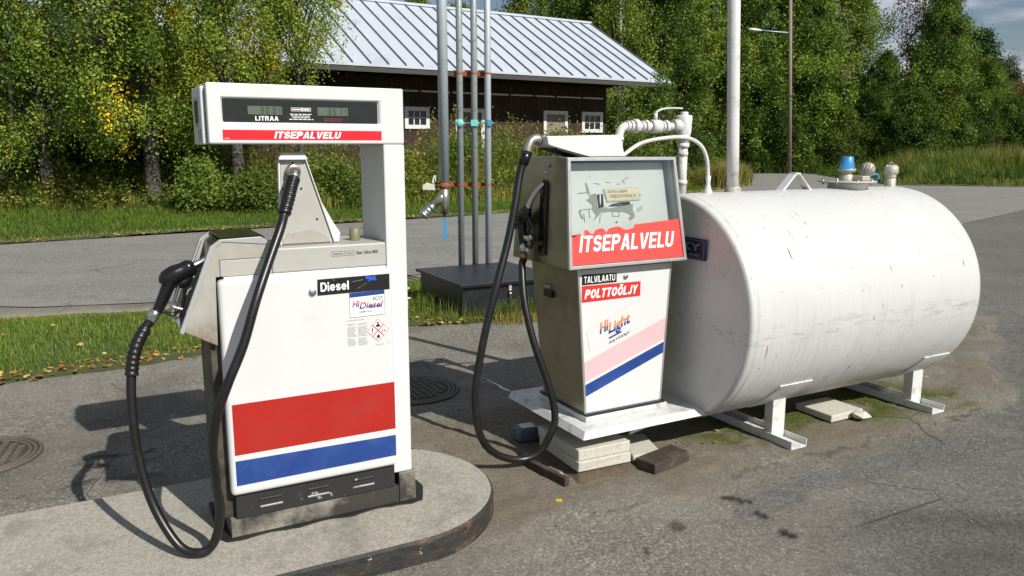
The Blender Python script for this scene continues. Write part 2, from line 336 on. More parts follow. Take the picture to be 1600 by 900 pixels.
def merge(parts):
    V = []; S = []; I = []; T = []; o = 0
    for v, s, i, t in parts: V.append(v); S.append(s); I.append(i+o); T.append(t); o += len(v)
    return np.concatenate(V), np.concatenate(S), np.concatenate(I), np.concatenate(T)
def in_poly(P, poly):
    x, y = P[:, 0], P[:, 1]; r = np.zeros(len(P), bool); n = len(poly)
    for i in range(n):
        x0, y0 = poly[i]; x1, y1 = poly[(i+1) % n]; c = ((y0 > y) != (y1 > y)) & (x < (x1-x0)*(y-y0)/((y1-y0) or 1e-9)+x0); r ^= c
    return r
def poly_dist(P, poly):
    d = np.full(len(P), 1e9); n = len(poly)
    for i in range(n):
        a = np.array(poly[i]); b = np.array(poly[(i+1) % n]); ab = b-a; t = np.clip(((P-a)@ab)/(ab@ab), 0, 1); d = np.minimum(d, np.linalg.norm(P-(a+t[:, None]*ab), axis=1))
    return np.where(in_poly(P, poly), -d, d)
def vnoise(P, s, seed):
    q = P*s; i = np.floor(q).astype(np.int64); f = q-i; f = f*f*(3-2*f)
    def h(a, b): 
        k = (a*374761393+b*668265263+seed*974711) & 0x7fffffff; k = ((k ^ (k >> 13))*1274126177) & 0x7fffffff; return ((k ^ (k >> 16)) & 0xffff)/65535.
    x, y = i[:, 0], i[:, 1]; a = h(x, y)*(1-f[:, 0])+h(x+1, y)*f[:, 0]; b = h(x, y+1)*(1-f[:, 0])+h(x+1, y+1)*f[:, 0]; return a*(1-f[:, 1])+b*f[:, 1]
def fbm(P, s, seed, o=4): return sum(vnoise(P, s*2**k, seed+k)*.5**k for k in range(o))/sum(.5**k for k in range(o))
def scatter(poly, n, rng):
    a = np.array(poly); lo, hi = a.min(0), a.max(0); out = np.zeros((0, 2))
    while len(out) < n:
        P = lo+rng.random((n*2, 2))*(hi-lo); out = np.concatenate([out, P[in_poly(P, poly)]])
    return out[:n]
def letters(body, x0, x1, z0, z1, y, mat, parent, shear=0, bold=.018, slope=0, ymap=None, name='lettering', th=.0006, top_mat=None, split=.5, xmap=None):
    """words as a thin raised mesh, fitted into x0..x1 / z0..z1 on a panel facing local -Y"""
    cu = bpy.data.curves.new('t', 'FONT'); cu.body = body; cu.offset = bold; cu.resolution_u = 3; cu.extrude = 0; cu.align_x = 'LEFT'
    to = bpy.data.objects.new('t', cu); COL.objects.link(to); dg = bpy.context.evaluated_depsgraph_get(); dg.update()
    me = bpy.data.meshes.new_from_object(to.evaluated_get(dg)); bpy.data.objects.remove(to); bpy.data.curves.remove(cu); me.name = name
    if top_mat:
        bm = bmesh.new(); bm.from_mesh(me); ys = [v.co.y for v in bm.verts]; cut = min(ys)+(max(ys)-min(ys))*split
        bmesh.ops.bisect_plane(bm, geom=bm.verts[:]+bm.edges[:]+bm.faces[:], plane_co=(0, cut, 0), plane_no=(0, 1, 0))
        for f in bm.faces: f.material_index = 1 if f.calc_center_median().y > cut else 0
        bm.to_mesh(me); bm.free()
    n = len(me.vertices); a = np.zeros(n*3, np.float32); me.vertices.foreach_get('co', a); a = a.reshape(-1, 3); x, q = a[:, 0], a[:, 1]
    H = q.max()-q.min(); x = x+shear*(q-q.min()); x = (x-x.min())/(x.max()-x.min()); q = (q-q.min())/H
    X = x0+x*(x1-x0); Z = z0+q*(z1-z0)+slope*(X-x0); Y = np.full(n, y) if ymap is None else np.array([ymap(c) for c in Z])+y
    if xmap is not None: X = xmap(X, Z)
    a = np.stack([X, Y-th, Z], 1); me.vertices.foreach_set('co', a.astype(np.float32).ravel()); me.update()
    o = link_mesh(name, me, [mat]+([top_mat] if top_mat else []), parent)
    return o
def sheet(pts, y, name, mat, parent, ymap=None, th=.0008, bev=0):
    """thin sticker: polygon (x,z) on a panel facing local -Y"""
    P = [Vector((x, (ymap(z) if ymap else 0)+y, z)) for x, z in pts]
    return MB().prism(P, (0, -th, 0)).build(name, mat, parent)
# ---------------------------------------------------------------- bold grotesque lettering drawn as stroke outlines
def arcp(cx, cy, rx, ry, a0, a1, n=9): return [(cx+rx*math.cos(R(a0+(a1-a0)*i/n)), cy+ry*math.sin(R(a0+(a1-a0)*i/n))) for i in range(n+1)]
def strip_polys(P, t, closed=False):
    n = len(P); L = []; Rr = []
    for i in range(n):
        a = Vector(P[i-1] if (i or closed) else P[0]); b = Vector(P[i]); c = Vector(P[(i+1) % n] if (i < n-1 or closed) else P[-1])
        d1 = (b-a) if (b-a).length > 1e-9 else (c-b); d2 = (c-b) if (c-b).length > 1e-9 else d1
        d1 = d1.normalized(); d2 = d2.normalized(); n1 = Vector((-d1.y, d1.x)); n2 = Vector((-d2.y, d2.x)); m = (n1+n2).normalized(); k = t/2/max(.4, m.dot(n1)); L.append(b+m*k); Rr.append(b-m*k)
    return [[tuple(L[i]), tuple(Rr[i]), tuple(Rr[(i+1) % n]), tuple(L[(i+1) % n])] for i in range(n if closed else n-1)]
def glyph(ch, t):
    h = t/2; S = lambda *P, c=False: strip_polys(list(P), t, c); B = lambda x0, x1, y0, y1: [[(x0, y0), (x1, y0), (x1, y1), (x0, y1)]]
    if ch == 'I': return t, B(0, t, 0, 1)
    if ch == 'T': return .66, B(0, .66, 1-t*.9, 1)+B(.33-h, .33+h, 0, 1-t*.9)
    if ch == 'E': return .64, B(0, t, 0, 1)+B(t, .64, 1-t*.88, 1)+B(t, .64, 0, t*.88)+B(t, .59, .5-t*.40, .5+t*.42)
    if ch == 'L': return .59, B(0, t, 0, 1)+B(t, .59, 0, t*.88)
    if ch in 'PR':
        w = .68; r = .20; o = B(0, t, 0, 1)+S((t, 1-h*.9), (w-h-r, 1-h*.9), *arcp(w-h-r, 1-h*.9-r, r, r, 80, -80), (w-h-r, 1-h*.9-2*r), (t, 1-h*.9-2*r))
        if ch == 'R': o += [[(.36, 1-t*.95-2*r-.002), (.36+t, 1-t*.95-2*r-.002), (.72, 0), (.72-t*1.15, 0)]]; w = .72
        return w, o
    if ch in 'AV':
        w = .76; c = w/2; q = [[[(0, 0), (t*1.1, 0), (c, .78), (c, 1), (c-.125, 1)], [(w, 0), (c+.125, 1), (c, 1), (c, .78), (w-t*1.1, 0)]]]; o = q[0]
        i = lambda y: t*1.1+(c-t*1.1)*y/.78
        if ch == 'A': o = o+[[(i(.21), .21), (w-i(.21), .21), (w-i(.37), .37), (i(.37), .37)]]; return w, o
        return w, [[(x, 1-y) for x, y in p][::-1] for p in o]
    if ch == 'U': w = .70; return w, S((h, 1), (h, .33), *arcp(w/2, .30, w/2-h, .30-h, 180, 360, 12), (w-h, .33), (w-h, 1))
    if ch == 'J': w = .55; return w, S((w-h, 1), (w-h, .28), *arcp(w/2, .27, w/2-h, .27-h, 360, 185, 10))
    if ch in 'SC':
        w = .67; rx = w/2-h
        if ch == 'S': return w, S(*arcp(w/2, .5+(.5-h)*.52, rx, .5-h-(.5-h)*.52, 8, 235, 12), *arcp(w/2, .5-(.5-h)*.48, rx*1.03, (.5-h)*.52, 55, -172, 12))
        return w, S(*arcp(w/2, .5, rx, .5-h, 38, 322, 18))
    if ch in 'OÖ':
        w = .78; o = strip_polys(arcp(w/2, .5, w/2-h, .5-h, 0, 345, 23), t, True)
        if ch == 'Ö': o += B(.17, .17+t*.9, 1.07, 1.07+t*.8)+B(w-.17-t*.9, w-.17, 1.07, 1.07+t*.8)
        return w, o
    if ch == 'D': w = .72; return w, B(0, t, 0, 1)+S((t, 1-h*.9), (.30, 1-h*.9), *arcp(.34, .5, w-.34-h, .5-h*.9, 85, -85, 14), (.30, h*.9), (t, h*.9))
    if ch == 'Y': w = .72; return w, B(w/2-h, w/2+h, 0, .42)+[[(w/2-h, .42), (w/2, .42), (w/2, .56), (t*1.15, 1), (0, 1)], [(w/2, .42), (w/2+h, .42), (w, 1), (w-t*1.15, 1), (w/2, .56)]]
    if ch == 'K': w = .72; return w, B(0, t, 0, 1)+[[(t, .33), (t, .55), (w-.06-t*1.2, 1), (w-.06, 1)], [(.30, .545), (.40, .665), (w, 0), (w-t*1.25, 0)]]
    if ch == 'M': w = .86; return w, B(0, t*.9, 0, 1)+B(w-t*.9, w, 0, 1)+[[(t*.9, 1), (t*.9, .62), (w/2, 0), (w/2, .34)], [(w-t*.9, 1), (w/2, .34), (w/2, 0), (w-t*.9, .62)]]
    if ch == 'i': return t, B(0, t, 0, .72)+B(0, t, .83, 1)
    if ch == 'l': return t, B(0, t, 0, 1)
    if ch == 'e': w = .60; return w, S((h+.08, .37), (w-h, .37), *arcp(w/2, .37, w/2-h, .37-h, 18, 325, 18))
    if ch == 's': w = .55; return w, S(*arcp(w/2, .37+(.37-h)*.5, w/2-h, .37-h-(.37-h)*.5, 10, 235, 10), *arcp(w/2, .37-(.37-h)*.5, w/2-h, (.37-h)*.5, 55, -170, 10))
    if ch == ' ': return .28, []
    raise KeyError(ch)
def bold_letters(body, x0, x1, z0, z1, y, mat, parent, shear=0, t=.2, ymap=None, gap=.10, slope=0, name='lettering', th=.0006):
    X = 0; polys = []
    for ch in body:
        w, ps = glyph(ch, t if ch.isupper() else t*.95); polys += [[(X+p[0], p[1]) for p in q] for q in ps]; X += w+gap
    W_ = X-gap+shear; m = MB()
    for k, q in enumerate(polys):
        P = [Vector((x0+(p[0]+shear*p[1])/W_*(x1-x0), (ymap(z0+p[1]*(z1-z0)) if ymap else 0)+y, z0+p[1]*(z1-z0)+slope*((p[0]+shear*p[1])/W_*(x1-x0)))) for p in q]
        e = (k % 3)*.00004; m.prism(P, (0, -th-e, 0))
    return m.build(name, mat, parent)
# ---------------------------------------------------------------- the setting: ground, asphalt, road, verges
gm = simple('rough_soil_and_grass', (.06, .075, .025), .95, var=.4, scale=.5, dirt=(.10, .085, .045), ds=.8)
g = MB(); g.add([(-300, -60, -.02), (300, -60, -.02), (300, 500, -.02), (-300, 500, -.02)], [(0, 1, 2, 3)]); tag(g.build('ground', gm), kind='structure')

def asphalt_mat():
    t = NT('worn_asphalt')
    fine = t.voro(105, out=1); fine2 = t.noise(170, 3, .7); big = t.noise(1.3, 7, .6); mid = t.noise(9, 5, .6)
    base = t.ramp(fine, [(0, (.085, .079, .064)), (.4, (.175, .164, .134)), (.8, (.29, .27, .222)), (1, (.56, .53, .45))])
    md = t.voro(48, out=1); base = t.mix(t.ramp(md, [(.70, 0), (.92, .55)]), base, (.34, .325, .285)); base = t.mix(t.ramp(md, [(.0, .55), (.22, 0)]), base, (.075, .07, .062))
    base = t.mix(t.ramp(fine2, [(.35, .7), (.58, 0)]), base, (.10, .094, .080), 'MIX')
    base = t.mix(t.ramp(big, [(.42, 0), (.62, .45)]), base, (.27, .25, .205))
    base = t.mix(t.ramp(mid, [(.5, 0), (.8, .4)]), base, (.12, .115, .10))
    base = t.mix(t.ramp(t.noise(.75, 5, .6, dist=.6), [(.52, 0), (.62, .42)]), base, (.075, .07, .06))
    new = t.ramp(fine, [(0, (.05, .05, .048)), (.5, (.13, .129, .12)), (.9, (.22, .217, .20)), (1, (.46, .45, .41))])
    new = t.mix(t.ramp(md, [(.75, 0), (.95, .5)]), new, (.26, .255, .235)); new = t.mix(t.ramp(md, [(.0, .6), (.25, 0)]), new, (.045, .045, .043))
    new = t.mix(t.ramp(fine2, [(.35, .8), (.6, 0)]), new, (.06, .06, .056))
    new = t.mix(t.ramp(mid, [(.4, 0), (.8, .5)]), new, (.18, .175, .155))
    c = t.mix(t.attr('fresh'), base, new)
    dirt = t.ramp(fine2, [(.3, (.055, .045, .032)), (.5, (.145, .122, .09)), (.7, (.29, .255, .20))]); dirt = t.mix(t.ramp(t.noise(26, 5), [(.42, 0), (.7, .7)]), dirt, (.20, .165, .12))
    c = t.mix(t.attr('dirt'), c, dirt)
    moss = t.ramp(t.noise(120, 4), [(.35, (.022, .030, .006)), (.5, (.07, .088, .013)), (.65, (.14, .15, .03))]); c = t.mix(t.attr('moss'), c, moss)
    c = t.mix(t.attr('stain_tone'), c, (.022, .020, .018)); c = t.mix(t.attr('sand'), c, t.mix(fine, (.24, .20, .14), (.40, .35, .27)))
    # cracks
    ck = t.ramp(t.voro(.8, 'DISTANCE_TO_EDGE'), [(0, 1), (.004, 0)]); ck = t.math('MULTIPLY', ck, t.ramp(t.noise(.7, 2), [(.55, 0), (.58, .8)])); c = t.mix(ck, c, (.03, .028, .025))
    t.set(c, t.math('SUBTRACT', .9, t.math('MULTIPLY', t.attr('stain_tone'), .4)), 0, .25)
    h = t.math('ADD', t.math('MULTIPLY', fine2, .5), t.math('ADD', t.math('MULTIPLY', fine, .6), t.math('MULTIPLY', t.noise(38, 4), .5)))
    t.bump(h, 1.0, .008); return t.m
xs = np.concatenate([np.linspace(-120, -7, 40)[:-1], np.linspace(-7, -3.2, 50)[:-1], np.arange(-3.2, 4.6, .022), np.linspace(4.62, 12, 60), np.linspace(12.2, 120, 50)])
ys = np.concatenate([np.linspace(-10, 2.2, 20)[:-1], np.arange(2.2, 8.2, .022), np.linspace(8.22, 14, 50), np.linspace(14.3, 90, 70)])
GX, GY = np.meshgrid(xs, ys); P = np.stack([GX.ravel(), GY.ravel()], 1); nx, ny = len(xs), len(ys)
wob = (np.stack([fbm(P, 1.6, 3), fbm(P, 1.6, 9)], 1)-.5)*.5+(np.stack([fbm(P, 9, 13), fbm(P, 9, 19)], 1)-.5)*.12; Pw = P+wob
def soft(poly, edge=.08, p=Pw): return np.clip(.5-poly_dist(p, poly)/edge, 0, 1)
near_old = [(-.75, 3.3), (-.1, 3.0), (.57, 3.28), (1.0, 3.5), (1.42, 3.74), (2.11, 4.12), (2.56, 4.42), (3.2, 4.98), (3.75, 5.75), (4.6, 7.4), (3.6, 8.2), (2.3, 6.6), (.5, 5.2), (-.2, 4.8), (-.9, 4.4), (-1.0, 3.9)]
dirt = np.maximum(soft(near_old, .30)*(.35+.65*np.clip((fbm(P, 3, 41)-.38)*5, 0, 1)), 0)
core = [(-.55, 3.6), (-.05, 3.22), (.45, 3.38), (1.0, 3.85), (1.6, 4.0), (2.4, 4.45), (3.0, 5.1), (2.6, 5.4), (.3, 4.6), (-.4, 4.5)]
dirt = np.maximum(dirt, soft(core, .25)*.95*np.clip(.45+fbm(P, 5, 51), 0, 1))
moss_poly = [(.95, 4.15), (1.3, 4.0), (1.56, 4.10), (1.9, 4.33), (2.35, 4.50), (2.85, 4.78), (2.95, 5.1), (2.6, 5.3), (1.9, 4.95), (1.2, 4.6)]
moss = soft(moss_poly, .22)*np.clip((fbm(P, 7, 61)-.36)*7, 0, 1)
hard = poly_dist(Pw, near_old); east = (P[:, 0] > -.2) & (hard > 0) & (P[:, 1] < 7.5)
fresh = np.clip((P[:, 0]*.62-(P[:, 1]-3.3)*.35-.35)/1.2, 0, 1)*np.clip(hard/.05, 0, 1)*np.clip(.35+fbm(P, .9, 71)*.9, 0, 1)
fresh = np.maximum(fresh, np.clip((P[:, 0]-1.8)/1.5, 0, 1)*np.clip(hard/.04, 0, 1)*np.clip((P[:, 1] < 20)*1., 0, 1)*.8*np.clip(fbm(P, .8, 75)*1.6, 0, 1))
near_band = np.clip(1-np.abs(hard-.22)/.25, 0, 1)*(P[:, 0] > 1.0)*(P[:, 1] < 8); fresh = np.maximum(fresh, near_band*1.0)
stain_tone = np.zeros(len(P))
for cx, cy, rx, ry, a in [(.71, 3.13, .034, .05, .7), (.985, 3.42, .014, .022, .9), (1.01, 3.41, .018, .026, .9), (1.04, 3.38, .020, .028, .9), (1.075, 3.375, .018, .018, .9), (1.085, 3.25, .020, .024, 1), (1.10, 3.215, .017, .018, 1), (1.135, 3.07, .026, .034, 1), (1.155, 3.05, .020, .028, 1), (.545, 2.92, .015, .022, .8), (-1.95, 3.95, .22, .035, .9), (-1.55, 3.80, .5, .05, .9), (-1.75, 3.72, .35, .035, .6), (-2.15, 3.52, .30, .02, .5), (-1.25, 3.62, .25, .07, .9), (-2.2, 3.42, .10, .02, .9)]:
    d = np.sqrt(((Pw[:, 0]-cx-(.0 if rx < .1 else 0))/rx)**2+((Pw[:, 1]-cy-.35*(Pw[:, 0]-cx)*(rx > .1))/ry)**2) if rx > .1 else np.sqrt(((P[:, 0]+(wob[:, 0])*.15-cx)/rx)**2+((P[:, 1]+wob[:, 1]*.15-cy)/ry)**2)
    stain_tone = np.maximum(stain_tone, a*np.clip((1.25-d)/.35, 0, 1)*(1 if rx < .1 else np.clip((fbm(P, 7, 83)-.35)*5, 0, 1)))
stain_tone = np.maximum(stain_tone, .38*np.clip(1-np.hypot(Pw[:, 0]+2.45, (Pw[:, 1]-3.75))/.55, 0, 1)); stain_tone = np.maximum(stain_tone, .5*np.clip(1-np.hypot((Pw[:, 0]-2.2)/1.5, (Pw[:, 1]-3.05)/.25), 0, 1))  # soft darker areas at the left and the near right
strip_poly = [(-7.5, 3.0), (-5.2, 4.25), (-3.5, 5.18), (-2.84, 5.63), (-2.43, 5.9), (-1.6, 6.5), (-.92, 6.93), (-.41, 7.01), (.18, 7.2), (1.3, 7.7), (1.7, 8.5), (.6, 9.2), (-.6, 9.6), (-1.23, 9.25), (-2.2, 8.3), (-3.07, 7.7), (-3.95, 7.43), (-4.79, 7.2), (-7.0, 6.9), (-10, 7.0), (-12, 4)]
stain_tone = np.maximum(stain_tone, .6*np.clip(1-np.abs(hard-.005)/.016, 0, 1)*(P[:, 0] > .35)*(P[:, 0] < 4)*(P[:, 1] < 6)*np.clip((fbm(P, 2.2, 88)-.38)*6, .1, 1)); stain_tone = np.maximum(stain_tone, .45*np.clip(1-np.hypot((Pw[:, 0]-2.0)/.9, (Pw[:, 1]-2.75)/.22), 0, 1))  # crack along the asphalt edge, then a soft darker area at the near right
sand = soft([(x*1.0, y+.0) for x, y in strip_poly], .30, P+wob*.4)*(P[:, 1] > 5)*.0
dd = poly_dist(P+wob*.4, strip_poly); sand = np.clip(1-np.abs(dd-.12)/.25, 0, 1)*(P[:, 1] > 6.9+.1*(P[:, 0]+4))*.8
far_edge = [(-40, -10), (-20, 3.5), (-12, 10.2), (-8.43, 12.88), (-5.85, 14.95), (-4.22, 16.19), (-2.3, 17.64), (-.3, 18.9), (5.93, 27.0), (10.1, 32.8), (11.6, 45), (11.0, 60)]
def line_dist(P, L):
    d = np.full(len(P), 1e9)
    for a, b in zip(L[:-1], L[1:]):
        a = np.array(a); b = np.array(b); ab = b-a; t = np.clip(((P-a)@ab)/(ab@ab), 0, 1); d = np.minimum(d, np.linalg.norm(P-(a+t[:, None]*ab), axis=1))
    return d
ld = line_dist(P+wob, far_edge); sand = np.maximum(sand, np.clip(1-ld/.5, 0, 1)*.6)
sand = np.maximum(sand, .55*np.clip((P[:, 0]-9)/8, 0, 1)*np.clip((P[:, 1]-24)/10, 0, 1)*np.clip(fbm(P, .35, 91)*1.8-.2, 0, 1))
road_m = np.clip((P[:, 1]-8-.25*(P[:, 0]+4))/1.0, 0, 1)*(ld > 0)
Z = (fbm(P, .8, 101)-.5)*.012*np.clip((P[:, 1]-2)/1, 0, 1)-.012*fresh*0+.010*np.clip(hard*-1/.1, -.5, .5)*(P[:, 0] > -.3)*(np.abs(hard) < .3)*(P[:, 1] < 7)
Z = Z+(fbm(P, 14, 111)-.5)*.018*np.clip(dirt*1.2, 0, 1)*(P[:, 1] < 8)+moss*.014*fbm(P, 18, 121)
ix = (np.arange(ny-1)[:, None]*nx+np.arange(nx-1)[None, :]).ravel(); Q = np.stack([ix, ix+1, ix+nx+1, ix+nx], 1).ravel()
asphalt = mesh_np('asphalt', np.stack([P[:, 0], P[:, 1], Z], 1), np.full(len(ix), 4), Q, asphalt_mat(), smooth=True, attrs=dict(dirt=dirt, moss=moss, fresh=fresh, stain_tone=stain_tone, sand=sand)); tag(asphalt, kind='structure')
# the public road beyond the grass strip: lighter worn sheet
def road_mat():
    t = NT('light_worn_road'); f = t.voro(70, out=1); c = t.ramp(f, [(0, (.12, .117, .108)), (.6, (.20, .195, .18)), (1, (.34, .33, .30))])
    c = t.mix(t.ramp(t.noise(.55, 6, stretch=(1, 2.6, 1)), [(.4, 0), (.7, .6)]), c, (.27, .255, .225)); c = t.mix(t.ramp(t.noise(5, 6, .7), [(.5, 0), (.75, .5)]), c, (.12, .118, .11))
    ck = t.ramp(t.voro(.35, 'DISTANCE_TO_EDGE'), [(0, 1), (.006, 0)]); c = t.mix(t.math('MULTIPLY', ck, t.ramp(t.noise(.5, 2), [(.5, 0), (.56, .8)])), c, (.05, .05, .045))
    t.set(c, .92, 0, .2); t.bump(t.math('ADD', f, t.noise(60, 3)), .6, .008); return t.m
road_poly = [(-40, -3), (-20, 5.6), (-10, 8.3), (-4.79, 7.75), (-3.07, 8.15), (-1.6, 9.6), (-.2, 10.3), (2.2, 10.0), (5.5, 12.5), (13, 20), (24, 29.6), (60, 29.6), (60, 31), (20.6, 31.4), (15.7, 33), (17.4, 45), (17.4, 60), (11.0, 60), (11.6, 45), (10.1, 32.8), (5.93, 27.0), (-.3, 18.9), (-2.3, 17.64), (-4.22, 16.19), (-5.85, 14.95), (-8.43, 12.88), (-12, 10.2), (-20, 3.5)]
road_poly = [(-40, -3), (-20, 7.0), (-10, 8.3), (-4.79, 7.75), (-3.07, 8.15), (-1.6, 9.6), (-.2, 10.3), (2.2, 10.0), (5.5, 12.5), (13, 20), (24, 29.6), (60, 29.6), (60, 31), (20.6, 31.4), (15.7, 33), (17.4, 45), (17.4, 60), (11.0, 60), (11.6, 45), (10.1, 32.8), (5.93, 27.0), (-.3, 18.9), (-2.3, 17.64), (-4.22, 16.19), (-5.85, 14.95), (-8.43, 12.88), (-12, 10.2), (-20, 4.2), (-40, -6)]
rd = MB(); rd.add([(x, y, .011) for x, y in road_poly], [tuple(range(len(road_poly)))]); tag(rd.build('road', road_mat()), kind='structure')

# grass strip between forecourt and road
def soil_sheet(name, poly, z, mat, wav=.06):
    pts = []
    for i in range(len(poly)):
        a = Vector(poly[i]); b = Vector(poly[(i+1) % len(poly)]); n = max(1, int((b-a).length/.15))
        for k in range(n): pts.append(a.lerp(b, k/n))
    A = np.array([(p.x, p.y) for p in pts]); o = (np.stack([fbm(A, 2.5, 5), fbm(A, 2.5, 6)], 1)-.5)*wav*4; A = A+o
    m = MB(); m.prism([(x, y, -.01) for x, y in A], (0, 0, z+.01)); return tag(m.build(name, mat), kind='structure')
vs_mat = simple('verge_soil', (.045, .06, .018), .95, var=.4, scale=8, dirt=(.09, .07, .04), ds=5, bump=.5, bs=40)
soil_sheet('grass_strip', strip_poly, .018, vs_mat)
A = scatter(strip_poly, 150000, RNG); keep = (A[:, 0] > -6.2) & (A[:, 1] > .9+0*A[:, 0]); A = A[keep]; d = -poly_dist(A, strip_poly); lush = fbm(A, 1.2, 31)
kb = (np.hypot(A[:, 0]+.0, A[:, 1]-7.7) < 0); keep = (RNG.random(len(A)) < np.clip(d/.12, .12, 1)*(.75+.5*lush)) & (d > .02); A = A[keep]; d = d[keep]; lush = lush[keep]
inbox = (np.abs(A[:, 0]) < 99)
h = (.018+.042*RNG.random(len(A)))*(.35+1.3*lush)*np.clip(d/.2, .5, 1.2); tn = np.clip(.40+.45*RNG.random(len(A))+.35*(lush-.5)+(RNG.random(len(A)) < .05)*.5+(d < .16)*.25, 0, 1)
GP = blades(np.stack([A[:, 0], A[:, 1], np.full(len(A), .015)], 1), h*1.25, .0028+.003*RNG.random(len(A)), 1.1, tn, RNG)
mesh_np('grass', *GP[:3], M['grass'], GP[3]); tag(bpy.data.objects['grass'], 'short bright green lawn grass on the strip between forecourt and road', 'grass', kind='stuff')
# tall tussocks round the black box
def tussock(pts, n, hmin, hmax, w, spread, tint0, name, label, lean=.7, mat='weed'):
    C = []; 
    for cx, cy in pts: C.append(np.stack([cx+RNG.normal(size=n)*spread, cy+RNG.normal(size=n)*spread, np.full(n, .01)], 1))
    C = np.concatenate(C); h = hmin+(hmax-hmin)*RNG.random(len(C)); t = np.clip(tint0+.5*RNG.random(len(C)), 0, 1)
    g = blades(C, h, np.full(len(C), w), lean, t, RNG); o = mesh_np(name, *g[:3], M[mat], g[3]); return tag(o, label, 'grass', kind='stuff')
bx = []; UB = Vector((.883, .469)); VB = Vector((-.469, .883)); NB = Vector((-.46, 7.12))
for k in range(26): p = NB+UB*(RNG.random()*1.5-.12)-VB*(.05+.12*RNG.random()); bx.append((p.x, p.y))
for k in range(8): p = NB+VB*(RNG.random()*1.0)-UB*(.08+.1*RNG.random()); bx.append((p.x, p.y))
tussock(bx, 34, .06, .24, .005, .06, .1, 'grass_tuft', 'tall green grass growing against the black steel box', .7, 'weed')
bx2 = [(p[0]-VB.x*.06, p[1]-VB.y*.12) for p in bx[6:26]]
tussock(bx2, 60, .03, .12, .005, .08, .5, 'dry_grass_tuft', 'withered tan grass at the foot of the black steel box', 1.3, 'dry_grass')
tussock([(-.87, 2.47), (-.80, 2.50), (-.94, 2.44)], 45, .02, .10, .003, .03, .0, 'kerb_weed', 'small green weeds sprouting at the front kerb of the pump island', 1.2, 'grass')
# road-side mown verge on the far side
verge_poly = [(-30, -3), (-20, 4.2), (-12, 10.3), (-8.43, 13.0), (-5.85, 15.07), (-4.22, 16.3), (-2.3, 17.75), (-.3, 19.0), (5.93, 27.1), (10.0, 33.0), (11.4, 45), (10.8, 60), (-40, 60), (-60, 20)]
soil_sheet('far_verge', verge_poly, .03, vs_mat, .12)
v2 = [(15.9, 33.2), (20.6, 31.6), (60, 30), (140, 35), (140, 110), (11, 110), (11, 49), (17.6, 48)]
soil_sheet('right_verge', v2, .03, vs_mat, .2)
front = [(-20, 4.2), (-12, 10.3), (-8.43, 13.0), (-5.85, 15.07), (-4.22, 16.3), (-2.3, 17.75), (-.3, 19.0), (5.93, 27.1), (10.0, 33.0)]
def band(line, depth, n, rng, d0=0., dirn=(-.62, .78)):
    L = np.array(line); seg = np.linalg.norm(np.diff(L, axis=0), axis=1); c = np.concatenate([[0], np.cumsum(seg)]); t = rng.random(n)*c[-1]
    x = np.interp(t, c, L[:, 0]); y = np.interp(t, c, L[:, 1]); k = d0+rng.random(n)*depth; return np.stack([x+dirn[0]*k, y+dirn[1]*k], 1), k
A, k = band(front, 6.8, 260000, RNG, .05); lush = fbm(A, .8, 131)
h = (.04+.13*RNG.random(len(A))**1.6)*(.3+1.4*lush)*np.clip(k/.6, .35, 1)*np.clip(.8+k*.13, 0, 1.6); tn = np.clip(.15+.55*RNG.random(len(A))+.4*(lush-.5)+(k < .35)*.3, 0, 1)
GP = blades(np.stack([A[:, 0], A[:, 1], np.full(len(A), .03)], 1), h, .006+.008*RNG.random(len(A)), 1.1, tn, RNG)
mesh_np('verge_grass', *GP[:3], M['grass'], GP[3]); tag(bpy.data.objects['verge_grass'], 'bright green mown grass along the far side of the road', 'grass', kind='stuff')
# tall weeds between verge and barn: stalks with leaves plus grass
wl = [(-23, 11.5), (-14.5, 17.0), (-11, 18.3), (-8, 18.6), (-5, 18.9), (-2.5, 20.9), (-.5, 22.2), (3.0, 25.6), (7.5, 31.2), (10.3, 37), (10.6, 46)]
A, k = band(wl, 4.2, 90000, RNG); cl = fbm(A, .55, 141); cl2 = fbm(A, 2.2, 151); hh = (.5+1.15*np.clip(k/2.2, 0, 1))*(.4+1.15*cl)*(.75+.5*RNG.random(len(A)))*np.where(A[:, 0] < -7.5, .55, 1)*np.where(np.abs(A[:, 0]+4.8) < 2.4, .8, 1)
tn = np.clip(.22+.45*RNG.random(len(A))+1.1*(cl2-.5)+.25*np.clip((A[:, 0]+3)/8, 0, .6), 0, 1)
g1 = blades(np.stack([A[:, 0], A[:, 1], np.full(len(A), .02)], 1), hh*.9, .012+.014*RNG.random(len(A)), .55, tn, RNG)
S, ks = band(wl, 4.0, 4200, RNG, .1); cs = fbm(S, .55, 141); cs2 = fbm(S, 1.1, 161); hs = (.55+1.15*np.clip(ks/2.0, 0, 1))*(.5+1.1*cs)*(.8+.5*RNG.random(len(S)))*np.where(S[:, 0] < -7.5, .6, 1)*np.where(np.abs(S[:, 0]+4.8) < 2.4, .8, 1)
NL = 30; u = RNG.random((len(S), NL)); r = (.05+.17*(1-u))*(.5+RNG.random((len(S), NL))); th = RNG.random((len(S), NL))*6.28
LC = np.stack([S[:, 0][:, None]+r*np.cos(th), S[:, 1][:, None]+r*np.sin(th), .05+u*hs[:, None]], 2).reshape(-1, 3)
lt = np.clip(np.repeat(cs2, NL)*.9-.15+.4*RNG.random(len(LC)), 0, 1); g2 = leaf_quads(LC, .095, lt, RNG, .5, .5)
GP = merge([g1, g2]); mesh_np('tall_weeds', *GP[:3], M['weed'], GP[3]); tag(bpy.data.objects['tall_weeds'], 'waist-high mixed weeds and rank grass between the verge and the barn', 'weeds', kind='stuff')
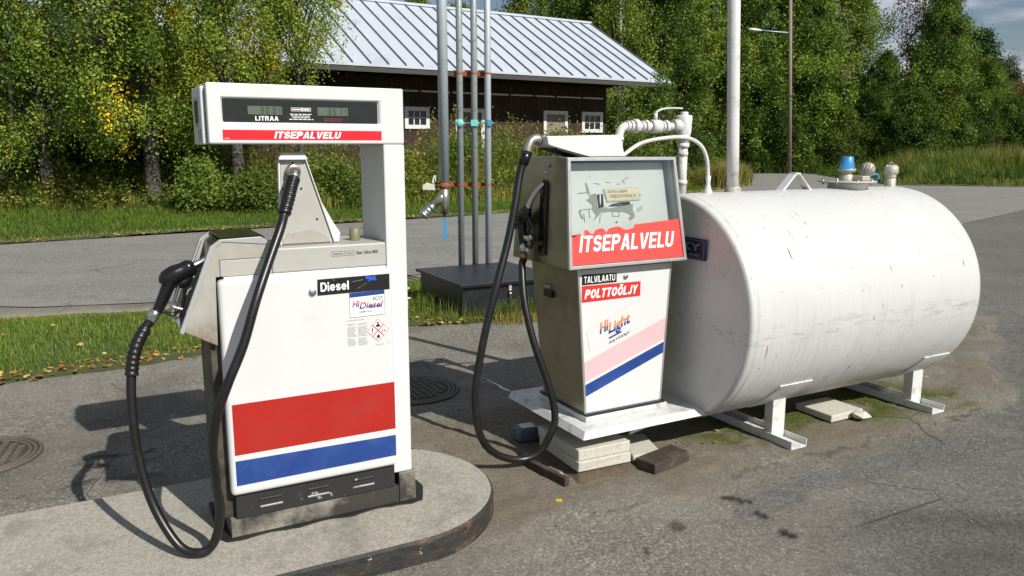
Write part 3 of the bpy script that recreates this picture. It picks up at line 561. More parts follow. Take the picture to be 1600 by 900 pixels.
# right-hand meadow edge
ml = [(11.9, 47.5), (17.4, 46.5), (16.6, 40), (16.3, 34), (20.6, 32.2), (34, 31.5), (60, 31)]
A = scatter([(11.5, 47.6), (17.8, 47.0), (16.6, 40), (16.2, 34), (20.6, 32.2), (60, 31), (75, 52), (11, 52)], 150000, RNG)
e = np.minimum(line_dist(A, ml), 12); cl = fbm(A, .35, 171); cl2 = fbm(A, 1.2, 181)
hh = np.maximum(.22+1.25*np.clip((e-.6)/6, 0, 1), (A[:, 0] < 18.5)*(A[:, 1] > 47)*(.45+.9*np.clip(e/1.6, 0, 1)))*(.25+1.35*cl)*(.5+.8*RNG.random(len(A))); tn = np.clip(-.28+.45*RNG.random(len(A))+.5*np.clip((e-1)/7, 0, 1)+1.5*(cl2-.5)+1.0*(cl-.5), 0, 1)
g1 = blades(np.stack([A[:, 0], A[:, 1], np.full(len(A), .02)], 1), hh, .022+.02*RNG.random(len(A)), .6, tn, RNG)
mesh_np('meadow_grass', *g1[:3], M['dry_grass'], g1[3]); tag(bpy.data.objects['meadow_grass'], 'tall seeding meadow grass, green and tan, in front of the woods', 'grass', kind='stuff')
# tan seeding patch where the side road starts
A = scatter([(8.2, 30.2), (10.0, 33.0), (11.3, 44), (9.0, 44), (6.0, 31)], 26000, RNG); cl = fbm(A, .6, 191)
g1 = blades(np.stack([A[:, 0], A[:, 1], np.full(len(A), .02)], 1), (.45+.7*cl)*(.7+.6*RNG.random(len(A))), .02+.015*RNG.random(len(A)), .7, np.clip(.35+.6*RNG.random(len(A)), 0, 1), RNG)
mesh_np('roadside_grass', *g1[:3], M['dry_grass'], g1[3]); tag(bpy.data.objects['roadside_grass'], 'tan seeding grass on the corner behind the tank', 'grass', kind='stuff')
# fallen leaves: lawn edge, far kerb, round the tank
LP = []
L1 = [(-5.2, 4.3), (-3.5, 5.2), (-2.84, 5.65), (-2.43, 5.92), (-1.6, 6.5), (-.9, 6.95), (.2, 7.2)]
A, k = band(L1, .34, 600, RNG, -.08, (-.5, .86)); LP.append((A, .045, .04))
A, k = band(L1, 1.6, 60, RNG, 0, (-.5, .86)); LP.append((A, .05, .07))
A, k = band(front, .5, 2600, RNG, -.15); LP.append((A, .06, .05))
A = scatter([(.9, 3.95), (3.2, 5.0), (2.9, 5.6), (1, 4.7)], 40, RNG); LP.append((A, .028, .02)); A = scatter([(-3, 2.8), (-.6, 4.2), (3.5, 3.5), (4.5, 6), (0, 6.5), (-3, 6)], 45, RNG); LP.append((A, .022, .012))
parts = []
for A, s, z in LP: parts.append(leaf_quads(np.stack([A[:, 0], A[:, 1], z*(.4+.6*RNG.random(len(A)))], 1), s, RNG.random(len(A)), RNG, 2.2, .8))
GP = merge(parts); mesh_np('fallen_leaves', *GP[:3], M['fallen'], GP[3]); tag(bpy.data.objects['fallen_leaves'], 'dry tan fallen leaves scattered along the grass edges', 'leaves', kind='stuff')
# grit
def ico(c, r, sq, rng):
    t = (1+5**.5)/2; v = np.array([(-1, t, 0), (1, t, 0), (-1, -t, 0), (1, -t, 0), (0, -1, t), (0, 1, t), (0, -1, -t), (0, 1, -t), (t, 0, -1), (t, 0, 1), (-t, 0, -1), (-t, 0, 1)])/1.9
    v = v*(1+.35*(rng.random((12, 1))-.5)); a = rng.random()*6.28; cs, sn = math.cos(a), math.sin(a); v = v@np.array([[cs, -sn, 0], [sn, cs, 0], [0, 0, 1]])
    return v*np.array([r, r*(.6+.4*rng.random()), r*sq])+c
IF = [(0, 11, 5), (0, 5, 1), (0, 1, 7), (0, 7, 10), (0, 10, 11), (1, 5, 9), (5, 11, 4), (11, 10, 2), (10, 7, 6), (7, 1, 8), (3, 9, 4), (3, 4, 2), (3, 2, 6), (3, 6, 8), (3, 8, 9), (4, 9, 5), (2, 4, 11), (6, 2, 10), (8, 6, 7), (9, 8, 1)]
A = np.concatenate([scatter(core, 1500, RNG), scatter(near_old, 1500, RNG), scatter([(.2, 3.3), (.75, 3.55), (.7, 3.75), (.35, 3.5)], 120, RNG), scatter([(-2.6, 2.6), (4, 2.6), (4.5, 7), (-3, 6)], 350, RNG)])
gb = MB()
for p in A:
    r = .0016+.0065*RNG.random()**5; gb.add(ico(np.array([p[0], p[1], .002+r*.2]), r, .6, RNG), IF)
tag(gb.build('grit', simple('loose_grit', (.17, .15, .12), .9, var=.6, scale=40)), 'loose pale grit and small stones scattered round the tank', 'gravel', kind='stuff')
# soil heap under the slab stack
# ---------------------------------------------------------------- barn
def barn():
    u, v = Vector((.844, .536, 0)), Vector((-.536, .844, 0))
    b = empty('barn', (6.5, 33.15, 0), math.atan2(.536, .844), 'long dark red timber barn with a pale blue-grey metal roof behind the weeds', 'barn')
    x0, x1 = -21.5, -1.95; y0, y1 = 1.75, 9.2; ze, zr = 4.2, 7.15
    m = MB(); m.box(x0, x1, y0, y1, .5, 4.12); m.prism([(x1, y0, 4.12), (x1, (y0+y1)/2, 6.85), (x1, y1, 4.12)], (-.1, 0, 0)); m.build('wall', M['boards'], b)
    m = MB(); m.box(x0+.05, x1-.05, y0+.05, y1-.05, -.1, .5); m.build('foundation', M['stone'], b)
    yr = 5.45; m = MB()
    for sg, ya in ((1, 0), (-1, 2*yr)):
        P = [(x0-1.5, ya, ze), (0, ya, ze), (0, yr, zr), (x0-1.5, yr, zr)]; m.prism(P if sg > 0 else P[::-1], (0, 0, -.07), 0)
        n = int((0-x0+1.5)/.62)
        for i in range(n+1):
            x = -i*.62-.02; 
            m.prism([(x, ya, ze+.002), (x-.03, ya, ze+.002), (x-.03, yr, zr+.002), (x, yr, zr+.002)], (0, 0, .06), 1)
    m.box(x0-1.5, 0, yr-.12, yr+.12, zr-.02, zr+.07, 0); m.build('roof', [M['roof'], M['seam']], b)
    m = MB(); m.box(x0-1.45, -.03, .03, .07, ze-.24, ze-.075); m.prism([(-.06, .05, ze-.2), (-.06, yr, zr-.2), (-.06, yr, zr-.08), (-.06, .05, ze-.08)], (-.04, 0, 0)); m.build('fascia', M['window_white'] if False else simple('dark_fascia', (.05, .045, .04), .8), b)
    m = MB()
    for i in range(34):
        x = x1-.3-i*.62
        if x < x0: break
        m.box(x-.07, x+.07, .12, y0+.3, 4.0-.02, 4.119)
    m.build('rafter', simple('dark_rafters', (.02, .012, .009), .9), b)
    m = MB(); x = x1-.2; rr = random.Random(3)
    while x > x0+1: L = .9+.5*rr.random(); m.box(x-L, x, y0-.05, y0-.003, 3.50+.02*rr.random(), 3.56+.02*rr.random()); x -= L+.12
    m.build('eave_boards', M['window_white'], b)
    def win(xa, xb, za, zb, door=False):
        w = MB(); t = .14
        for bx in ((xa-t, xb+t, zb, zb+t), (xa-t, xa, za, zb), (xb, xb+t, za, zb)) + (() if door else ((xa-t, xb+t, za-t, za),)): w.box(bx[0], bx[1], y0-.07, y0+.02, bx[2], bx[3])
        o = w.build('door' if door else 'window', M['window_white'], b)
        if door: MB().box(xa, xb, y0-.03, y0+.03, za, zb).build('leaf', M['old_wood'] if xa > -6 else M['window_glass'], o)
        else:
            MB().box(xa, xb, y0-.02, y0+.03, za, zb).build('pane', M['window_glass'], o)
            q = MB()
            for k in (1, 2): q.box(xa+(xb-xa)*k/3-.02, xa+(xb-xa)*k/3+.02, y0-.04, y0-.02, za, zb)
            q.box(xa, xb, y0-.045, y0-.025, (za+zb)/2-.02, (za+zb)/2+.02); q.build('glazing_bar', M['window_white'], o)
    win(-11.0, -10.3, 2.36, 2.85); win(-8.95, -8.0, 1.2, 2.85, True); win(-5.0, -4.1, 1.2, 2.85, True); win(-3.1, -2.3, 2.3, 2.85)
    win(-18.2, -17.2, .9, 1.9, True); win(-14.6, -13.8, 2.36, 2.85)
    m = MB(); m.box(-18.6, -17.0, .2, y0-.05, .78, .86); m.box(-18.5, -18.4, .25, .33, 0, .78); m.box(-17.2, -17.1, .25, .33, 0, .78); m.build('loading_step', M['old_wood'], b)
barn()
# far house at the right edge
h = empty('house', (36.4, 57, 0), R(20), 'small dark weathered house half hidden by trees at the right edge', 'house')
m = MB(); m.box(0, 8, 0, 6, 0, 3.4); m.build('wall', M['old_wood'], h)
m = MB(); m.prism([(-.5, -.6, 3.1), (8.5, -.6, 3.1), (8.5, 3, 5.2), (-.5, 3, 5.2)], (0, 0, -.1)); m.prism([(-.5, 6.6, 3.1), (-.5, 3, 5.2), (8.5, 3, 5.2), (8.5, 6.6, 3.1)], (0, 0, -.1)); m.build('roof', simple('dark_felt_roof', (.03, .028, .026), .8), h)
m = MB(); m.box(1.5, 2.4, -.06, .02, 1.1, 2.3); m.build('window', M['window_glass'], h)
# stacked timbers near left bushes
m = empty('timber_pile', (-13.5, 19.6, 0), R(12), 'low pile of grey weathered planks in the grass at the left', 'planks')
for k, (a, b_, z) in enumerate([(-1.3, 1.2, .0), (-1.1, 1.4, .12), (-1.3, 1.0, .24)]):
    MB().box(a, b_, -.15+.05*k, .2+.04*k, z+.02, z+.12).build('plank', M['old_wood'], m)

M['dark_birch'] = bark_mat('shaded_birch_bark', (.085, .078, .068), (.03, .028, .025), .46)  # darkened copy of birch bark, crown shade put into its colour
# ---------------------------------------------------------------- trees
def trunk_mb(h, r0, lean, limbs, rng, wig=.12):
    m = MB(); n = 9; P = [Vector((lean[0]*t*h+wig*math.sin(3*t+lean[0]*9)*t, lean[1]*t*h+wig*math.cos(4*t)*t, t*h)) for t in np.linspace(0, 1, n)]; P[0].z = -.1
    m.tube(P, [r0*1.25, r0, r0*.85, r0*.65, r0*.42, r0*.12], 9, 3)
    for c in limbs:
        c = Vector(c); t = max(.15, min(.92, (c.z*.72-.1*h*rng.random())/h)); i = t*(n-1); a = P[int(i)].lerp(P[min(n-1, int(i)+1)], i % 1)
        mid = a.lerp(c, .5)+Vector((0, 0, .12*(c-a).length)); rr = r0*(1-t)*.45+.012; m.tube([a, mid, c], [rr, rr*.6, rr*.2], 5, 3)
    return m, P
def crown(h, z0, rad, nclump, nleaf, size, rng, prof, droop=1., csize=.35, tint=(.1, .8), yellow=0., gap=0.):
    t = rng.random(nclump)**.85; z = z0+(h-z0)*t; th = rng.random(nclump)*2*np.pi; lob = 1+.28*np.sin(th*2+z*1.3+rng.random()*6)+.22*np.sin(th*5-z*2.1)
    rr = rad*np.interp(t, np.linspace(0, 1, len(prof)), prof)*lob*(.30+.70*rng.random(nclump)**.55)
    C = np.stack([rr*np.cos(th), rr*np.sin(th), z], 1); out = rr/(rad+1e-6)
    n = (nleaf*(.5+rng.random(nclump))).astype(int); idx = np.repeat(np.arange(nclump), n); s = csize*(.6+.8*rng.random(nclump))
    off = rng.normal(size=(len(idx), 3))*s[idx][:, None]*np.array([.62, .62, .55*droop]); L = C[idx]+off; L[:, 2] -= np.abs(off[:, 0]*off[:, 1])*.4*droop
    ct = tint[0]+(tint[1]-tint[0])*rng.random(nclump); tt = np.clip(ct[idx]+.28*(rng.random(len(idx))-.5), 0, .86)
    yc = rng.random(nclump) < yellow; ym = yc[idx] & (rng.random(len(idx)) < .9); tt = np.where(ym, .92+.08*rng.random(len(idx)), tt); tt = np.where(rng.random(len(idx)) < yellow*.12, .95, tt)
    L[:, 2] = np.maximum(L[:, 2], .15); return leaf_quads(L, size, tt, rng), C
def tree(name, loc, h, z0, rad, nclump, nleaf, size, seed, prof, bark, leaf, label, group=None, r0=.12, lean=(0, 0), nlimb=26, hide_low=False, **kw):
    rng = np.random.default_rng(seed); t = empty(name, loc, rng.random()*6.28 if 'rz' not in kw else kw.pop('rz'), label, 'tree', group)
    (V, S, I, T), C = crown(h, z0, rad, nclump, nleaf, size, rng, prof, **kw)
    pick = C[rng.choice(len(C), min(nlimb, len(C)), replace=False)]
    ax = np.array([lean[0], lean[1], 0]); V = V+ax*V[:, 2:3]; pick = pick+ax*pick[:, 2:3]
    m, _ = trunk_mb(h*.95, r0, lean, pick, rng); m.build('trunk', M[bark], t)
    mesh_np('crown', V, S, I, M[leaf], T, t); return t
def place(src, loc, rz, s, label, group, sz=None):
    c = copy_tree(src); c.location = loc; c.rotation_euler = (0, 0, rz); c.scale = (s, s, sz or s); c['label'] = label; c['group'] = group; return c
BP = [.55, .95, 1.0, .95, .8, .5, .12]; RP = [.8, 1, 1, .9, .75, .5, .15]; PP = [1, .9, .72, .55, .38, .2, .03]
bk = dict(bark='dark_birch', leaf='leaf_birch')
# big near birches on the left
tree('birch_tree', (-11.4, 19.6, 0), 10.5, 1.5, 2.9, 430, 300, .066, 21, BP, label='leafy birch with yellow sprays at the far left, its twigs hanging low', r0=.15, droop=1.9, csize=.265, yellow=.045, lean=(.03, -.04), tint=(.15, .9), **bk)
tree('birch_tree', (-8.7, 19.2, 0), 11, 1.6, 2.6, 430, 300, .066, 22, BP, label='tall drooping birch with a forked trunk left of the white pump head', r0=.16, droop=1.9, csize=.265, yellow=.045, lean=(-.02, -.03), tint=(.15, .9), **bk)
tree('birch_tree', (-6.7, 19.6, 0), 10, 1.9, 2.1, 320, 290, .064, 23, BP, label='drooping birch in front of the left end of the barn roof', r0=.14, droop=1.9, csize=.26, yellow=.03, lean=(.03, -.02), tint=(.2, .8), **bk)
tree('birch_tree', (-5.35, 20.4, 0), 9, 3.7, 1.3, 210, 180, .064, 24, BP, label='slender birch whose hanging twigs cross the barn roof edge', r0=.08, droop=2.2, csize=.25, yellow=.04, lean=(.02, 0), tint=(.3, .85), **bk)
tree('birch_tree', (-14.4, 18.8, 0), 11, 1.6, 2.6, 320, 260, .07, 25, BP, label='birch partly cut off by the left edge, yellow-green leaves', r0=.15, droop=1.8, csize=.32, yellow=.04, lean=(.03, 0), tint=(.2, .75), **bk)
# undergrowth shrubs under the birches; rear ones have crown shade put into dark tints
def shrub(loc, h, rad, n, seed, label, size=.07, tint=(.0, .5), leaf='leaf_shrub', group=None):
    rng = np.random.default_rng(seed); t = empty('shrub', loc, 0, label, 'shrub', group)
    (V, S, I, T), C = crown(h, .25, rad, n, 95, size, rng, [1, 1, .95, .8, .5, .2], droop=1, csize=.25, tint=tint)
    m = MB()
    for c in C[rng.choice(len(C), min(12, len(C)), replace=False)]: m.tube([(0, 0, -.05), (c[0]*.4, c[1]*.4, c[2]*.5), c], [.02, .014, .005], 5, 2)
    m.build('stem', M['bark'], t); mesh_np('foliage', V, S, I, M[leaf], T, t); return t
sg = 'shrubs under the birches'
for i, (x, y, hh, r, lb, tt) in enumerate([(-12.8, 23.4, 2.2, 1.5, 'shade-tinted shrub under the leftmost birches', (0, .15)), (-11.3, 23.4, 2.5, 1.6, 'shade-tinted leafy shrub between the two big birch trunks', (0, .12)),
        (-9.4, 23.0, 2.3, 1.2, 'shade-tinted shrub right of the forked birch', (0, .15)), (-7.3, 18.6, 1.15, .42, 'light green maple-leaved shrub below the birch by the barn', (.55, .85)),
        (-6.1, 18.8, .8, .55, 'rounded olive shrub at the verge below the pump head', (.15, .5)), (-3.4, 22.4, 1.5, 1.0, 'bushy green shrub seen under the pump head beside the hose tower', (.3, .75)),
        (-4.6, 20.4, .95, .6, 'small blue-green shrub behind the hose tower', (.2, .45)), (-15.9, 22.5, 2.6, 2.2, 'shade-tinted shrub mass at the left picture edge', (0, .3)),
        (-1.5, 24.0, 1.6, 1.0, 'green shrub behind the galvanised pipes', (.3, .7)), (1.6, 26.3, 1.9, 1.2, 'tall leafy shrub in front of the barn door', (.3, .8)), (4.4, 29.6, 1.9, 1.1, 'leafy shrub at the right end of the barn', (.3, .8)),
        (7.2, 32.6, 2.2, 1.3, 'dense shrub right of the barn behind the tank pipes', (.1, .5))]):
    shrub((x, y, 0), hh, r, int(60+70*r), 100+i, lb, tint=tt, leaf='weed' if i in (4, 5, 6) else 'leaf_shrub', group=sg if i < 3 else None)
tree('sapling', (5.5, 29.8, 0), 4.4, .6, .75, 70, 50, .10, 40, [.9, 1, .8, .5, .25, .1], label='slim green willow sapling rising in front of the right barn corner', bark='bark', leaf='leaf_shrub', r0=.03, nlimb=14, csize=.22, tint=(.3, .8))
# woods: a few source trees, then copies
wl_ = dict(tint=(.05, .75))
s1 = tree('broadleaf_tree', (17.9, 50.5, 0), 12.5, .9, 2.7, 330, 120, .15, 51, RP, 'bark', 'leaf_wood', 'bushy green aspen behind the lamp post', r0=.16, csize=.40, droop=1.2, **wl_)
s2 = tree('broadleaf_tree', (21.9, 53.5, 0), 13.0, 1.4, 2.5, 300, 120, .145, 52, BP, 'birch_bark', 'leaf_wood', 'tall green birch to the right of the lamp post', r0=.15, csize=.38, droop=1.7, tint=(.2, .85))
s3 = tree('pine_tree', (32.6, 57.0, 0), 9.4, 1.2, 2.9, 420, 60, .17, 53, [.9, 1, .85, .7, .55, .4, .15], 'bark', 'leaf_pine', 'dark green pine rising behind the rightmost deciduous trees', r0=.2, csize=.42, droop=.7, tint=(.1, .9))
s4 = tree('birch_tree', (27.3, 54.5, 0), 14.2, 6.5, 1.9, 230, 34, .15, 54, [.5, .9, 1, .9, .8, .5, .2], 'birch_bark', 'leaf_brown', 'thin birch with sparse brown foliage standing above the woods', r0=.13, csize=.5, droop=1.8, tint=(.1, .9))
s5 = tree('understory_tree', (18.0, 50.5, 0), 5.5, .2, 2.3, 300, 80, .14, 55, [1, 1, 1, .9, .7, .4, .2], 'bark', 'leaf_wood', 'low dark bushy tree at the wood edge near the lamp post', r0=.08, csize=.42, tint=(.0, .5))
gW, gU, gB = 'deciduous trees of the woods behind the road', 'low trees along the wood edge', 'trees behind the barn'
lW = 'green deciduous tree in the row of woods behind the meadow'; lU = 'low bushy tree at the foot of the woods behind the meadow'; lB = 'green tree rising behind the barn roof'
rr = random.Random(5)
for (x, y, s, k) in [(9.5, 49, 1.05, 1), (12.3, 51, 1.1, 2), (14.6, 49.5, .88, 1), (16.8, 52, 1.12, 2), (19.6, 53.5, .92, 1), (23.2, 50.5, .60, 1), (26.9, 51.0, .88, 1), (28.4, 53.0, .78, 2), (29.8, 51.0, .58, 1), (31.0, 52.5, .52, 2), (32.4, 51.0, .43, 1), (34.2, 52.5, .36, 2),
        (10.5, 55, 1.15, 2), (13.8, 57, 1.2, 1), (30.8, 56, .55, 1), (36.2, 54, .34, 1), (7.8, 52, 1.1, 2)]:
    place(s1 if k == 1 else s2, (x+rr.uniform(-.3, .3), y, -.05), rr.uniform(0, 6.28), s, lW, gW, s*rr.uniform(.96, 1.04))
for i in range(14):
    x = 9.3+i*1.85; place(s5, (x+rr.uniform(-.5, .5), 49.3+rr.uniform(-.7, .9), -.05), rr.uniform(0, 6.28), rr.uniform(.65, 1.0), lU, gU)
place(s3, (30.6, 57.5, 0), 1.0, 1.12, 'second dark pine behind the woods, left of the taller pine', 'pines behind the woods'); s3['group'] = 'pines behind the woods'
place(s3, (34.9, 57.5, 0), 2.3, .62, 'short dark pine at the right end of the woods', 'pines behind the woods')
place(s4, (23.0, 56.8, 0), 2.0, .82, 'thin bare-limbed birch in the gap of the woods', 'sparse birches above the woods'); s4['group'] = 'sparse birches above the woods'
place(s4, (36.2, 59, 0), 4.0, .55, 'leafless thin birch at the far right skyline', 'sparse birches above the woods')
for (x, y, s, k) in [(-3.2, 50, .8, 1), (1.4, 52, 1.05, 2), (4.5, 50, 1.05, 1), (6.6, 47, 1.0, 2), (-6, 52, .85, 2), (-9, 50, .9, 1), (8.3, 45, .95, 1), (3.2, 45, .82, 1), (5.7, 43.5, .86, 2)]:
    place(s1 if k == 1 else s2, (x, y, -.05), rr.uniform(0, 6.28), s, lB, gB)
for (x, y, s, k) in [(-18, 30, .75, 2), (-15, 36, .72, 1), (-21.5, 27, .75, 1), (-12.4, 44, .85, 2), (-26, 36, .9, 2)]:
    place(s1 if k == 1 else s2, (x, y, -.05), rr.uniform(0, 6.28), s, 'green tree glimpsed through the birches at the left', 'trees behind the left birches')
# white birch stems in the clearing on the left
for i, (x, y, lb) in enumerate([(-16.8, 27, 'left white birch stem seen in the bright gap'), (-15.2, 28.5, 'middle thin birch stem seen in the bright gap'), (-12.9, 27.5, 'thick white birch stem at the right of the bright gap')]):
    t = empty('birch_tree', (x, y, 0), 0, lb, 'tree'); m, P_ = trunk_mb(9, [.10, .06, .13][i], (.02, 0), [], random.Random(i)); m.build('trunk', M['birch_bark'], t)
    rng = np.random.default_rng(300+i); (V, S, I, T), C = crown(9.5, 4.2, 1.5, 130, 45, .13, rng, BP, droop=1.8, tint=(.4, .85), yellow=.05); mesh_np('crown', V, S, I, M['leaf_birch'], T, t)
# autumn-brown distant bush at right edge
shrub((38.2, 61.5, 0), 6.0, 2.6, 260, 210, 'rust-brown tree beside the small house at the right edge', .2, (.3, 1), 'leaf_brown')
fw = MB(); rng = np.random.default_rng(77); Cs = np.stack([rng.uniform(-140, 200, 60000), rng.uniform(105, 125, 60000), np.zeros(60000)], 1); Cs[:, 2] = rng.random(60000)*(7+4*fbm(Cs[:, :2]*[1, 0], .12, 7)+2*fbm(Cs[:, :2]*[1, 0], .6, 8))
g2 = leaf_quads(Cs, 1.1, np.clip(rng.random(60000)*.7, 0, .8), rng); mesh_np('distant_woods', *g2[:3], M['leaf_wood'], g2[3]); tag(bpy.data.objects['distant_woods'], 'distant line of woods on the horizon', 'woods', kind='stuff')
# lamp post
lp = empty('street_lamp', (16.4, 47, 0), 0, 'tall grey wooden lamp post with a long arm, in front of the woods', 'street lamp')
MB().tube([(0, 0, -.1), (-.62, 0, 11)], [.13, .10], 10).build('pole', simple('grey_pole_wood', (.20, .18, .13), .85, var=.2), lp)
MB().tube([(-.42, 0, 8.0), (-1.4, 0, 8.07), (-2.2, 0, 8.15)], .035, 8).build('arm', M['gal'], lp)
lh = MB().tube([(-2.1, 0, 8.14), (-2.4, 0, 8.15), (-2.7, 0, 8.18), (-2.9, 0, 8.2)], [.06, .16, .17, .05], 10, 2, ell=(.55, 1)).build('lamp_head', simple('lamp_housing', (.75, .75, .77), .4), lp)
# ---------------------------------------------------------------- pump island
AZ_A = R(28); OA = (-1.084, 2.831, 0)
isl = MB(); pts = []
SX, SY, SR = .645, .155, .505
for i in range(41):
    a = -math.pi/2+math.pi*i/40; pts.append((SX+SR*math.cos(a), SY+SR*math.sin(a)))
pts += [(-1.0, .655), (-2.6, .70), (-2.6, -.35), (-1.0, -.35)]
n = len(pts); cx, cy = .1, .15
def inset(p, d):
    dx, dy = p[0]-cx, p[1]-cy; L = math.hypot(dx, dy); return (p[0]-dx/L*d, p[1]-dy/L*d)
vs_ = [(x, y, -.02) for x, y in pts]+[(x, y, .088) for x, y in pts]+[inset(p, .012)+(.1,) for p in pts]
isl.add(vs_, [(i, (i+1) % n, n+(i+1) % n, n+i) for i in range(n)], 1, True); isl.add([vs_[n+i] for i in range(n)]+[vs_[2*n+i] for i in range(n)], [(i, (i+1) % n, n+(i+1) % n, n+i) for i in range(n)], 1, True)
isl.add(vs_[2*n:], [tuple(range(n))], 0)
o = isl.build('pump_island', [M['aggregate'], M['kerb']]); o.location = OA; o.rotation_euler = (0, 0, AZ_A); tag(o, kind='structure')

# ---------------------------------------------------------------- white diesel pump
A = empty('fuel_pump', OA, AZ_A, 'tall white diesel pump with overhead display and red and blue stripes on the concrete island', 'fuel pump')
A['group'] = 'self service fuel pumps'; del A['group']
DP = .31
# plinths and tar
MB().box(.0, .683, .0, DP+.04, .098, .178).build('plinth', M['plinth'], A, .004)
MB().box(.684, .758, -.002, DP+.01, .098, .236).build('column_plinth', M['plinth'], A, .004)
tar = MB(); r_ = random.Random(4); P = []
for i in range(30): t = i/29; P.append((-.02+.80*t, -.012-.022*(.5+.5*math.sin(t*23))*r_.uniform(.5, 1)-.01*(t > .9), .1012))
P += [(.83, .10, .1012), (.82, .34, .1012), (-.04, .37, .1012), (-.045, .02, .1012)]
tar.prism(P, (0, 0, .006)); tar.build('tar_seal', simple('black_tar', (.014, .013, .012), .6, var=.4, bump=.5, bs=80), A)
# core, grimy left side, louvred vent plate
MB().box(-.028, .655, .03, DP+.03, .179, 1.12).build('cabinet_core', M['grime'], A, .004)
MB().box(-.032, -.0285, .05, .27, .30, .84).build('side_panel', M['cream_dirty'], A, .002) if False else None
v = MB().box(.022, .664, -.004, .029, .180, .284).build('vent_plate', M['vent'], A, .003)
for xa in (.11, .295, .485):
    for za in (.212, .243): MB().prism([(xa, -.0045, za), (xa+.088, -.0045, za), (xa+.088, -.0045, za+.007), (xa, -.0045, za+.007)], (0, -.005, -.003)).build('louvre', M['zinc'] if za < .22 else M['vent'], v, .002)
# front door panel with stripes
pn = MB().box(.006, .668, -.030, .028, .284, 1.119).build('front_panel', M['white'], A, .017, 4)
MB().box(.03, .655, .0, .029, 1.10, 1.128).build('panel_lip', M['white'], A, .006, 3)
sheet([(.026, .648), (.664, .648), (.664, .448), (.026, .448)], -.0303, 'red_stripe', M['red'], pn)
sheet([(.026, .421+.004), (.664, .415+.004), (.664, .330), (.026, .326)], -.0303, 'blue_stripe', M['blue'], pn)
# sticker strip: Diesel
sheet([(.366, 1.097), (.655, 1.099), (.655, 1.036), (.364, 1.034)], -.0303, 'name_strip', M['black_sticker'], pn)
bold_letters('Diesel', .377, .488, 1.049, 1.084, -.0312, M['letter_white'], pn, t=.19, gap=.09)
sheet([(.555, 1.098), (.585, 1.092), (.600, 1.097), (.596, 1.083), (.604, 1.076), (.578, 1.078), (.566, 1.072), (.570, 1.082), (.556, 1.086)], -.0312, 'tape_scrap', simple('blue_tape', (.02, .09, .5), .4), pn)
for a in ((.425, 1.094, .432, 1.086), (.500, 1.077, .545, 1.082), (.535, 1.055, .560, 1.068), (.520, 1.048, .538, 1.056)):
    sheet([(a[0], a[1]), (a[2], a[3]), (a[2]+.001, a[3]+.0022), (a[0]+.001, a[1]+.002)], -.0313, 'scratch', M['letter_grey'], pn)
# lock
lk = MB().lathe([(.0001, -.036), (.012, -.036), (.0155, -.033), (.0165, -.029)], (.345, 0, 1.048), 'Y', 20).build('lock', M['silver'], pn); MB().lathe([(.0001, -.0385), (.0085, -.0385), (.0095, -.035)], (.345, 0, 1.048), 'Y', 16).build('keyhole', M['letter_grey'], lk)
# product card
cd = sheet([(.489, 1.032), (.632, 1.034), (.632, .937), (.489, .934)], -.0303, 'product_card', M['letter_white'], pn)
sheet([(.489, 1.0335), (.632, 1.0352), (.632, 1.019), (.489, 1.015)], -.0312, 'card_band', M['blue'], cd)
for q in ([(.489, .934), (.632, .937), (.632, .9385), (.489, .9355)], [(.489, .934), (.4902, .934), (.4902, 1.016), (.489, 1.016)], [(.6308, .937), (.632, .937), (.632, 1.018), (.6308, 1.018)]): sheet(q, -.0312, 'card_border', M['letter_grey'], cd)
letters('Hi', .499, .530, .975, 1.002, -.0314, M['blue'], cd, shear=.25, bold=.03, top_mat=M['letter_red'], split=.45)
letters('Diesel', .527, .626, .966, .993, -.0314, M['blue'], cd, shear=.25, bold=.03, top_mat=M['letter_red'], split=.45)
letters('ECO', .583, .622, .997, 1.012, -.0314, M['letter_green'], cd, shear=.2, bold=.03)
letters('DIESELÖLJY', .523, .582, .9495, .958, -.0314, M['letter_black'], cd, shear=.2, bold=.02)
# small print: unreadable rows
rp_ = random.Random(8); sp_ = MB()
def row(x0, x1, z, t=.0022):
    x = x0
    while x < x1-.004:
        L = min(rp_.uniform(.004, .013), x1-x); sp_.box(x, x+L, -.0312, -.0306, z, z+t); x += L+.0022
row(.475, .552, .922, .003)
for c0, c1 in ((.477, .513), (.520, .560)):
    for k in range(20):
        if k in (2, 12): continue
        row(c0, c1-rp_.random()*.008, .908-.0046*k-(0 if c0 < .5 else .001))
row(.590, .625, .812, .003); row(.642, .650, .816, .002)
sp_.build('small_print', simple('small_print_grey', (.38, .38, .38), .6), pn)
# hazard diamonds
def diamond(cx, cz, r, sym):
    d = MB(); O_ = [(cx-r, -.0304, cz), (cx, -.0304, cz-r), (cx+r, -.0304, cz), (cx, -.0304, cz+r)]; d.prism(O_, (0, -.0006, 0), 0); q = r*.86
    d.prism([(cx-q, -.0311, cz), (cx, -.0311, cz-q), (cx+q, -.0311, cz), (cx, -.0311, cz+q)], (0, -.0004, 0), 1)
    for P in sym: d.prism([(cx+x*r, -.0316, cz+z*r) for x, z in P], (0, -.0004, 0), 2)
    return d.build('hazard_diamond', [M['letter_red'], M['letter_white'], M['letter_black']], pn)
rD = .0232; cX, cZ = .6015, .8715
circ = lambda x, z, r, n=10: [(x+r*math.cos(2*math.pi*i/n), z+r*math.sin(2*math.pi*i/n)) for i in range(n)]
diamond(cX, cZ+rD*1.02, rD, [circ(0, .38, .17), [(-.4, -.38), (.4, -.38), (.36, -.1), (.14, .18), (-.14, .18), (-.36, -.1)]])
diamond(cX-rD*1.02, cZ, rD, [[(-.08, -.12), (.08, -.12), (.12, .5), (-.12, .5)], circ(0, -.34, .12)])
